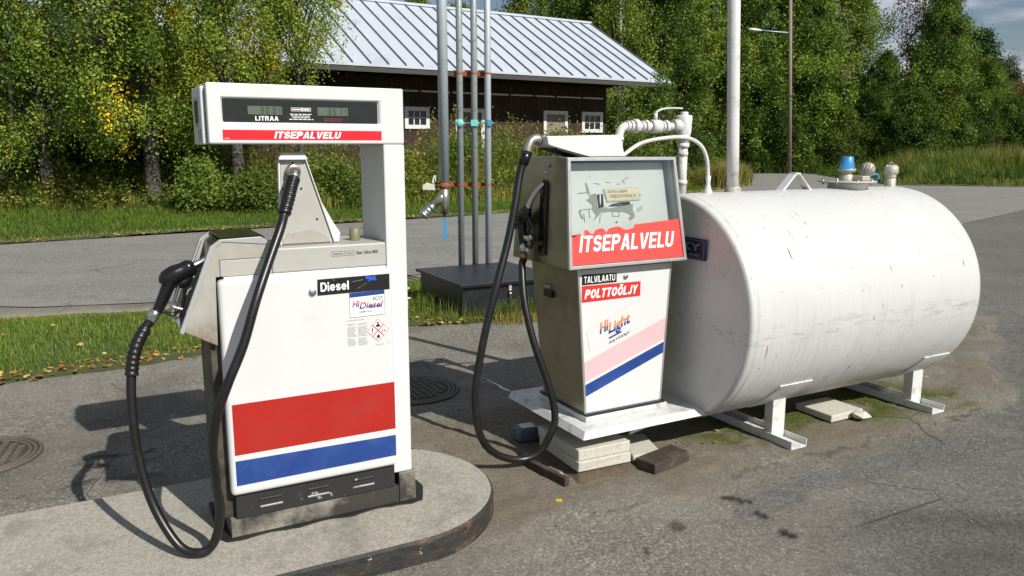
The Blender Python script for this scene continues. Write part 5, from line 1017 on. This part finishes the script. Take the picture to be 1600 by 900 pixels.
for xa in (.435, 1.625):
    lg = MB().box(xa, xa+.095, -.375, -.315, .0205, .315).build('leg', M['tank_white'], T_, .003)
    MB().box(xa, xa+.095, .315, .375, .0205, .315).build('leg', M['tank_white'], T_, .003)
    ft = MB(); ft.box(xa-.004, xa+.099, -.525, .525, .008, .0195); ft.box(xa-.010, xa-.0045, -.525, .525, .008, .052); ft.box(xa+.0995, xa+.105, -.525, .525, .008, .052); ft.build('foot', M['tank_white'], T_)
    # saddle plate lying against the belly
    P = []; Q = []
    for k in range(9):
        y_ = -.490+.17*k/8; z_ = zc-math.sqrt(r*r-y_*y_); nr = Vector((0, y_, z_-zc)).normalized(); P.append((Vector((0, y_, z_))+nr*.0008, nr))
    m = MB(); W0 = xa-.085; W1 = xa+.155; W2 = xa-.03; W3 = xa+.02
    v = [];
    for k, (p, nr) in enumerate(P): a = W0+(W2-W0)*k/8*0; v += [p+Vector((W0-.05*k/8, 0, 0)), p+Vector((W1-.05*k/8, 0, 0)), p+nr*.007+Vector((W1-.05*k/8, 0, 0)), p+nr*.007+Vector((W0-.05*k/8, 0, 0))]
    fs = [(4*k+i, 4*k+(i+1) % 4, 4*k+4+(i+1) % 4, 4*k+4+i) for k in range(8) for i in range(4)]+[(0, 1, 2, 3), (35, 34, 33, 32)]
    m.add(v, fs); m.build('saddle_plate', M['tank_white'], T_)
# near-end platform for the pump
pl = MB(); ul = Vector((math.cos(R(28.8)-AZ_T), math.sin(R(28.8)-AZ_T), 0))
def TL(s, d, z):  # pump-B frame -> tank frame
    w = Vector((OB[0], OB[1], 0))+Vector((math.cos(AZ_B), math.sin(AZ_B), 0))*s+Vector((-math.sin(AZ_B), math.cos(AZ_B), 0))*d-Vector((CT[0], CT[1], 0))
    return (w.x*math.cos(AZ_T)+w.y*math.sin(AZ_T), -w.x*math.sin(AZ_T)+w.y*math.cos(AZ_T), z)
a0, a1, b0, b1 = -.085, .655, -.130, .60
pl.hexa([TL(a0, b0, .240), TL(a1, b0, .240), TL(a1, b1, .240), TL(a0, b1, .240)], [TL(a0, b0, .2455), TL(a1, b0, .2455), TL(a1, b1, .2455), TL(a0, b1, .2455)])
pl.hexa([TL(a0-.022, b0-.026, .214), TL(a1, b0-.026, .214), TL(a1, b0-.003, .2455), TL(a0-.003, b0-.003, .2455)], [TL(a0-.022, b0-.020, .211), TL(a1, b0-.020, .211), TL(a1, b0-.0005, .2395), TL(a0-.001, b0-.0005, .2395)])
pl.hexa([TL(a0-.026, b0-.022, .214), TL(a0-.026, b1, .214), TL(a0-.003, b1, .2455), TL(a0-.003, b0-.001, .2455)], [TL(a0-.020, b0-.022, .211), TL(a0-.020, b1, .211), TL(a0-.0005, b1, .2395), TL(a0-.0005, b0-.001, .2395)])
pl.build('platform', M['tank_white'], T_)
bk2 = MB(); bk2.hexa([TL(.30, .02, .11), TL(.74, .02, .19), TL(.74, .02, .2385), TL(.30, .02, .2385)], [TL(.30, .03, .11), TL(.74, .03, .19), TL(.74, .03, .2385), TL(.30, .03, .2385)]); bk2.build('bracket', M['tank_white'], T_)
# name plate on the near end: face looks along -X
npx = MB(); npx.box(-.036, -.0315, -.505+.03, -.255+.03, zc+.245, zc+.345); 
kp = MB().box(-.034, -.022, -.300, -.06, zc+.292, zc+.400).build('name_plate', M['dark_blue'], T_)
def end_letters(body, ya, yb, za, zb, mat, parent):
    o = letters(body, 0, 1, 0, 1, 0, mat, parent, bold=.02); me = o.data; nn = len(me.vertices); a = np.zeros(nn*3, np.float32); me.vertices.foreach_get('co', a); a = a.reshape(-1, 3)
    b = np.stack([np.full(nn, -.0348), ya+(yb-ya)*a[:, 0], za+(zb-za)*a[:, 2]], 1); me.vertices.foreach_set('co', b.astype(np.float32).ravel()); me.update()
gl = simple('plate_lettering', (.16, .18, .24), .5)
end_letters('KY', -.130, -.268, zc+.336, zc+.376, gl, kp); end_letters('1400', -.155, -.262, zc+.307, zc+.322, gl, kp)
m = MB()
for q in ((-.068, -.292, zc+.390, zc+.3922), (-.068, -.292, zc+.2995, zc+.3015), (-.290, -.2925, zc+.3018, zc+.3898)): m.box(-.0352, -.0342, min(q[0], q[1]), max(q[0], q[1]), q[2], q[3])
m.build('plate_border', gl, kp)
ZT_ = zc+r
# vent pole
vp = MB().tube([(.425, 0, ZT_-.02), (.395, -.012, ZT_+.30), (.10, -.16, 4.4)], [.0335, .0335, .0335], 18).build('vent_pipe', M['tank_white'], T_); MB().lathe([(.046, -.012), (.046, .012), (.040, .026), (.034, .034)], (.424, 0, ZT_), 'Z', 20).build('pipe_collar', M['galv_ring'], vp)
# suction pipework: riser, valve body, run to the pump, elbow
wp = M['tank_white']
rs_ = MB().tube([(.055, 0, ZT_-.03), (.055, 0, ZT_+.26)], .0245, 16); 
for z, q in ((.05, .029), (.20, .028), (.245, .033)): rs_.tube([(.055, 0, ZT_+z), (.055, 0, ZT_+z+.022)], q, 12)
rs_.tube([(.055, 0, ZT_+.262), (.055, 0, ZT_+.30), (.055, 0, ZT_+.325), (.055, 0, ZT_+.405), (.055, 0, ZT_+.412)], [.031, .033, .040, .043, .039], 18, 1); rs_.lathe([(.0001, .430), (.020, .430), (.022, .425), (.022, .408)], (.055, 0, ZT_), 'Z', 6)
rs_.tube([(.055, 0, ZT_+.360), (-.02, 0, ZT_+.358)], .032, 16); rs_ = rs_.build('riser_valve', wp, T_)
zr_ = ZT_+.352; run = MB().tube([(.02, 0, zr_), (-.315, 0, zr_), (-.352, 0, zr_-.008), (-.366, 0, zr_-.045), (-.366, 0, ZT_+.18)], .0215, 14, 1)
run = MB().tube([(.02, 0, zr_), (-.10, 0, zr_), (-.22, 0, zr_), (-.310, 0, zr_), (-.348, 0, zr_-.012), (-.364, 0, zr_-.05), (-.366, 0, zr_-.10), (-.366, 0, ZT_+.165)], .0215, 14, 3)
for xa, w, q, nn in ((-.055, .020, .034, 6), (-.085, .010, .029, 12), (-.105, .060, .035, 8), (-.185, .020, .033, 6), (-.215, .012, .028, 12), (-.245, .030, .036, 6), (-.285, .014, .029, 14), (-.310, .012, .027, 14)): run.tube([(xa, 0, zr_), (xa-w, 0, zr_)], q, nn)
run.tube([(-.366, 0, zr_-.072), (-.366, 0, zr_-.055)], .027, 14); run = run.build('suction_pipe', wp, T_, .0)
MB().tube([(-.135, 0, zr_+.03), (-.135, 0, zr_+.07)], .010, 10).build('valve_stem', wp, run); MB().tube([(-.14, 0, zr_+.070), (-.10, -.004, zr_+.088), (-.05, -.012, zr_+.094), (.02, -.02, zr_+.094)], .007, 8, 4, ell=(.7, 1.6)).build('valve_lever', wp, run)
MB().tube([(-.33, .02, ZT_+.20), (-.22, .01, ZT_+.265), (-.10, -.03, ZT_+.292), (.04, -.035, ZT_+.296), (.15, -.02, ZT_+.262), (.215, -.005, ZT_+.195), (.236, 0, ZT_+.11), (.240, 0, ZT_-.01)], .0105, 10, 6).build('return_line', wp, T_)
MB().lathe([(.010, .095), (.015, .085), (.012, .05), (.018, .022), (.025, .010), (.026, -.01)], (.240, 0, ZT_), 'Z', 14).build('line_fitting', wp, T_)
# lifting lug
lgm = MB(); wv = .055
for s_ in (-1, 1):
    a, b = (.905+s_*.115, ZT_-.004), (.905+s_*.012, ZT_+.092); lgm.prism([(a[0]-.010, -wv/2, a[1]), (a[0]+.010, -wv/2, a[1]), (b[0]+.004*(s_ > 0)+.002, -wv/2, b[1]), (b[0]-.010*(s_ < 0)-.002, -wv/2, b[1])], (0, wv, 0))
lgm.box(.885, .925, -wv/2, wv/2, ZT_+.090, ZT_+.099); lgm.build('lifting_lug', wp, T_, .002)
# manhole with flange, sensor, motor and cable
mh = MB().lathe([(.112, -.03), (.112, .028), (.125, .029)], (1.36, 0, ZT_), 'Z', 40).build('manhole', wp, T_)
MB().lathe([(.0001, .0445), (.168, .044), (.170, .041), (.170, .036), (.168, .0335), (.10, .0335)], (1.36, 0, ZT_), 'Z', 44).build('flange', M['galv_ring'], mh)
bo = MB()
for k in range(8): a = k*math.pi/4+.3; bo.tube([(1.36+.148*math.cos(a), .148*math.sin(a), ZT_+.022), (1.36+.148*math.cos(a), .148*math.sin(a), ZT_+.052)], .008, 6)
bo.build('bolt', M['zinc'], mh)
sn = MB().lathe([(.040, .045), (.040, .075), (.030, .082), (.028, .092), (.050, .100), (.053, .108), (.053, .114), (.0001, .114)], (1.35, .0, ZT_), 'Z', 28).build('level_sensor', M['galv_ring'], T_)
MB().lathe([(.050, .1145), (.049, .120), (.0425, .120), (.034, .186), (.031, .190), (.0001, .190)], (1.35, .0, ZT_), 'Z', 32).build('sensor_cap', M['blue_plastic'], sn)
rot = Matrix.Rotation(R(28), 4, 'Y').to_3x3(); mt = MB().lathe([(.0001, .04), (.030, .04), (.031, .06), (.036, .062), (.036, .118), (.028, .128), (.0001, .130)], (1.40, -.075, ZT_+.03), 'Z', 26, rot=rot)
for k in range(14):
    a = k*2*math.pi/14; p0 = rot @ Vector((.037*math.cos(a), .037*math.sin(a), .066)); p1 = rot @ Vector((.037*math.cos(a), .037*math.sin(a), .112)); c0 = Vector((1.40, -.075, ZT_+.03)); mt.tube([c0+p0, c0+p1], .0035, 4)
mt.build('motor', simple('motor_grey', (.33, .31, .26), .5, .2), sn)
MB().box(1.36, 1.43, -.11, -.02, ZT_+.0455, ZT_+.075).build('terminal_box', M['galv_ring'], sn, .006)
MB().tube([(1.44, -.07, ZT_+.06), (1.50, -.09, ZT_+.085), (1.56, -.07, ZT_+.06), (1.585, -.03, ZT_+.048), (1.56, .0, ZT_+.05), (1.49, -.01, ZT_+.056), (1.43, -.04, ZT_+.058)], .0058, 8, 6).build('cable', M['blue_plastic'], sn)
cp = MB().lathe([(.034, -.02), (.034, .045), (.031, .047), (.031, .054), (.034, .056), (.034, .066), (.032, .070), (.040, .078), (.044, .085), (.044, .122), (.036, .128), (.030, .134), (.0001, .136)], (1.765, 0, ZT_), 'Z', 28).build('filling_cap', M['galv_ring'], T_)
for s_ in (-1, 1): MB().tube([(1.765+s_*.020, 0, ZT_+.133), (1.765+s_*.048, 0, ZT_+.130), (1.765+s_*.054, 0, ZT_+.112), (1.765+s_*.050, 0, ZT_+.088)], .005, 8, 4, ell=(1, 2)).build('cam_lever', M['zinc'], cp)
MB().tube([(1.745, 0, ZT_+.138), (1.765, 0, ZT_+.150), (1.785, 0, ZT_+.138)], .005, 8, 4).build('cap_loop', M['letter_grey'], cp)

# ---------------------------------------------------------------- black box and pipes
BX = empty('steel_box', (-.47, 7.20, 0), R(28), 'black painted steel box with a sheet lid on the grass behind the pumps', 'box')
MB().box(.02, 1.04, .02, 1.08, -.02, .305).build('body', M['black_box'], BX, .004)
ld = MB().box(-.02, 1.08, -.03, 1.13, .318, .334).build('lid', M['black_box'], BX, .002); MB().box(-.015, 1.075, -.025, 1.125, .306, .3175).build('lid_edge', M['black_box'], BX)
hp_ = MB().box(.50, .53, -.0, .019, .235, .300).build('hasp', M['galv_ring'], BX, .002); MB().lathe([(.0001, -.01), (.014, -.01), (.016, -.004), (.016, .012)], (.515, .0, .205), 'Y', 14).build('padlock', M['silver'], hp_); MB().tube([(.51, -.004, .23), (.515, -.012, .15), (.52, -.004, .12)], .004, 6, 3).build('chain', M['silver'], hp_)
pc = 'upright grey steel pipe behind the black box, '
PY = 8.62
for i, (px, lb) in enumerate([(-.557, 'nearest the thick galvanised pipe, round teal marker on it'), (-.403, 'middle of the three thin pipes with a square teal marker'), (-.259, 'rightmost thin pipe with a small blue clip')]):
    e = empty('steel_pipe', (px, PY, 0), 0, pc+lb, 'pipe'); e['label'] = ('grey upright steel pipe ' + lb)
    e['group'] = 'thin upright pipes behind the black box'
    MB().tube([(0, 0, -.1), (0, 0, 5.2)], .0345, 18).build('tube', M['gal'] if i == 2 else M['grey_pipe'], e)
    zc_ = 1.845
    if i == 0: MB().lathe([(.0001, -.058), (.040, -.058), (.042, -.052), (.042, -.036)], (0, 0, zc_), 'Y', 22).build('marker', M['teal'], e)
    elif i == 1: MB().box(-.036, .042, -.054, -.036, zc_-.034, zc_+.032).build('marker', M['teal'], e, .004)
    else: MB().box(-.004, .045, -.056, -.034, zc_-.03, zc_+.034).build('marker', M['tag_blue'], e, .003); 
    MB().tube([(-.075, -.030, zc_), (.075, -.030, zc_)], .008, 8).build('clamp_rod', M['silver'], e)
    for z in (1.19, 2.36): MB().lathe([(.0375, -.009), (.0385, 0), (.0375, .009)], (0, 0, z), 'Z', 18).build('pipe_clip', M['rust'], e)
TP = empty('filler_pipe', (-.735, PY, 0), 0, 'thick galvanised pipe ending above ground in an angled hose coupling with a blue tag', 'pipe')
MB().tube([(0, 0, 1.20), (0, 0, 5.2)], .0545, 24).build('tube', M['gal'], TP)
MB().tube([(0, 0, 1.21), (0, 0, 1.15)], [.058, .056], 24).build('rust_band', M['rust'], TP); MB().tube([(0, 0, 1.155), (0, 0, 1.04), (-.002, 0, .87)], [.052, .05, .046], 20).build('drain_stub', M['zinc'], TP)
dvt = Vector((-.72, -.12, -.69)).normalized(); p0 = Vector((-.005, 0, 1.08)); q = lambda t: p0+dvt*t
cpl = MB().tube([q(0), q(.05), q(.20)], .045, 20); cpl = cpl.build('side_branch', M['zinc'], TP)
cc = MB()
for t0, t1, rr_ in ((.17, .215, .053), (.225, .25, .058), (.262, .285, .058), (.285, .325, .061)): cc.tube([q(t0), q(t1)], rr_, 22)
cc.tube([q(.20), q(.30)], .050, 20); cc.build('hose_coupling', M['silver'], TP); MB().tube([q(.3252), q(.327)], .050, 20).build('coupling_mouth', M['black'], TP)
MB().prism([(-.10, -.03, 1.19), (-.19, -.03, 1.21), (-.235, -.03, 1.185), (-.235, -.03, 1.135), (-.095, -.03, 1.13), (-.092, -.03, 1.29), (-.115, -.03, 1.29), (-.135, -.03, 1.215)], (0, .06, 0)).build('white_bracket', simple('yellowed_white_plastic', (.60, .58, .46), .5), TP, .004)
MB().tube([(-.10, 0, 1.21), (.0, -.05, 1.205), (.06, 0, 1.205)], .008, 8, 3).build('bracket_clip', M['letter_black'], TP)
MB().tube([(-.004, 0, .872), (-.004, 0, .855)], .018, 12).build('plug', M['letter_black'], TP); MB().tube([(-.004, 0, .857), (-.006, 0, .82)], .005, 6).build('chain', M['brass'], TP)
tg = MB().prism([(-.022, -.002, .60), (.020, -.002, .60), (.020, -.002, .80), (.012, -.002, .822), (-.012, -.002, .822), (-.022, -.002, .80)], (0, .004, 0)).build('blue_tag', M['tag_blue'], TP)
br = empty('pipe_bracket', (0, 0, 0), 0, 'rusty horizontal brackets tying the upright pipes together', 'bracket')
for (xa, xb, z, mt_) in ((-.67, -.265, 1.19, 'rust'), (-.62, -.24, 2.36, 'rust')):
    MB().box(xa, xb, PY+.036, PY+.058, z-.022, z+.022).build('cross_bar', M[mt_], br)
m = simple('faded_orange_tape', (.62, .30, .18), .6, dirt=(.6, .5, .38), ds=20); MB().box(-.625, -.24, PY+.059, PY+.066, 2.33, 2.40).build('tape_bar', m, br)

# ---------------------------------------------------------------- slabs, timbers, covers, odds and ends
def block(name, loc, rz, sx, sy, sz, mat, label, cat, bev=.006, seed=0, chip=None, rx=0):
    m = MB(); rg = random.Random(seed); j = lambda: rg.uniform(-.004, .004)
    m.hexa([(j(), j(), 0), (sx+j(), j(), 0), (sx+j(), sy+j(), 0), (j(), sy+j(), 0)], [(j(), j(), sz), (sx+j(), j(), sz), (sx+j(), sy+j(), sz), (j(), sy+j(), sz)])
    o = m.build(name, mat, None, bev, 2); o.location = loc; o.rotation_euler = (rx, 0, rz); return tag(o, label, cat)
block('paving_slab', (.327, 3.625, .030), R(27.0), .305, .40, .053, M['concrete'], 'lower of the two pale concrete slabs stacked under the pump platform', 'paving slab', .005, 1)
block('paving_slab', (.324, 3.632, .084), R(27.8), .307, .40, .056, M['concrete'], 'upper of the two pale concrete slabs stacked under the pump platform', 'paving slab', .005, 2)
block('paving_slab', (.615, 3.79, .012), R(10), .16, .30, .040, M['concrete'], 'pale slab lying flat behind the stack, right of it', 'paving slab', .010, 3)
block('paving_slab', (1.862, 4.385, .012), R(28), .272, .265, .042, M['concrete'], 'lone chipped concrete slab on the moss under the tank', 'paving slab', .006, 4)
sb = MB(); sb.add(ico(np.array([2.06, 4.455, .035]), .062, .55, np.random.default_rng(5)), IF); tag(sb.build('stone', M['concrete'], None, .004), 'rough broken piece of concrete against the lone slab', 'stone')
sb = MB(); sb.add(ico(np.array([.235, 3.625, .018]), .022, .7, np.random.default_rng(6)), IF); tag(sb.build('stone', M['concrete']), 'small pale stone beside the dark plank', 'stone')
block('timber_block', (.705, 3.652, .004), R(41), .275, .125, .056, M['timber'], 'short dark block of timber on the ground right of the slab stack', 'timber', .004, 6)
block('timber_plank', (.272, 3.548, .0), R(127), .33, .028, .042, M['timber'], 'thin dark plank edge-on in the soil left of the slab stack', 'plank', .003, 7)
sp2 = MB(); rgs = np.random.default_rng(9)
gx, gy = np.meshgrid(np.linspace(-.03, .36, 40), np.linspace(-.05, .42, 44)); a = np.stack([gx.ravel(), gy.ravel()], 1); hh_ = .032*np.clip(1.2-np.maximum(np.abs((a[:, 0]-.165)/.19), np.abs((a[:, 1]-.2)/.24))**4, 0, 1)*(.75+.5*fbm(a+5, 30, 3)); 
ii = (np.arange(43)[:, None]*40+np.arange(39)[None]).ravel(); Q2 = np.stack([ii, ii+1, ii+41, ii+40], 1).ravel()
o = mesh_np('soil_heap', np.stack([a[:, 0], a[:, 1], hh_-.004], 1), np.full(len(ii), 4), Q2, M['soil'], smooth=True); o.location = (.327, 3.625, 0); o.rotation_euler = (0, 0, R(27)); tag(o, 'low heap of brown soil under the slab stack', 'soil', kind='stuff')
cn = MB().box(-.075, .075, -.06, .06, 0, .075).build('plastic_can', M['blue_grey'], None, .02, 4); cn.location = (.085, 4.16, .0); cn.rotation_euler = (0, 0, R(20)); tag(cn, 'small blue-grey plastic container on the ground under the platform', 'container')
c2 = MB().box(-.045, .035, -.035, .035, .0755, .079).build('can_label', M['zinc'], cn)
def manhole(loc, rz, rad, label):
    t = empty('manhole_cover', loc, rz, label, 'manhole cover'); mm = simple('cast_iron_cover', (.13, .115, .09), .65, .3, .3, dirt=(.19, .16, .11), ds=10)
    MB().lathe([(.0001, .006), (rad, .006), (rad, -.01)], (0, 0, 0), 'Z', 48).build('lid', simple('cover_grooves', (.045, .038, .028), .85), t)
    f = MB()
    for r0 in (.985, .90, .815): f.lathe([(rad*r0, .005), (rad*r0, .011), (rad*(r0-.045), .011), (rad*(r0-.045), .005)], (0, 0, 0), 'Z', 56)
    f.build('ring', mm, t); gq = MB(); st = .046; nk = int(rad*.77/st)+1
    for i in range(-nk, nk+1):
        for j in range(-nk, nk+1):
            x, y = i*st, j*st
            if math.hypot(x, y) < rad*.70: gq.box(x-.016, x+.016, y-.013, y+.013, .005, .0115)
    gq.build('tread', mm, t); return t
manhole((-.66, 5.03, .004), R(30), .31, 'round cast iron drain cover in the shade between the two pumps'); manhole((-2.78, 3.87, .004), R(20), .30, 'round cast iron drain cover cut off by the left edge')
# bright leaf and daisies
V_, S2, I2, T2_ = leaf_quads(np.array([[.215, 3.36, .012]]), .045, np.array([.95]), np.random.default_rng(3), 9, .9); tag(mesh_np('leaf', V_, S2, I2, M['leaf_birch'], T2_), 'single yellow-green leaf on the ground before the slab stack', 'leaf')
for k, (x, y) in enumerate([(-1.32, 8.05), (-1.25, 7.95), (-1.18, 7.86), (-1.02, 7.55), (-1.10, 8.1)]):
    f = MB(); f.tube([(0, 0, 0), (0, 0, .13)], .003, 5)
    for i in range(9): a = i*.7; f.lathe([(.0001, .004), (.012, .003), (.013, 0), (.0001, -.002)], (.022*math.cos(a)*(i > 0), .022*math.sin(a)*(i > 0), .13), 'Z', 8)
    o = f.build('flower', M['petal']); o.location = (x, y, .01); tag(o, 'white yarrow flower in the grass left of the black steel box', 'flower', 'white flowers by the black box')
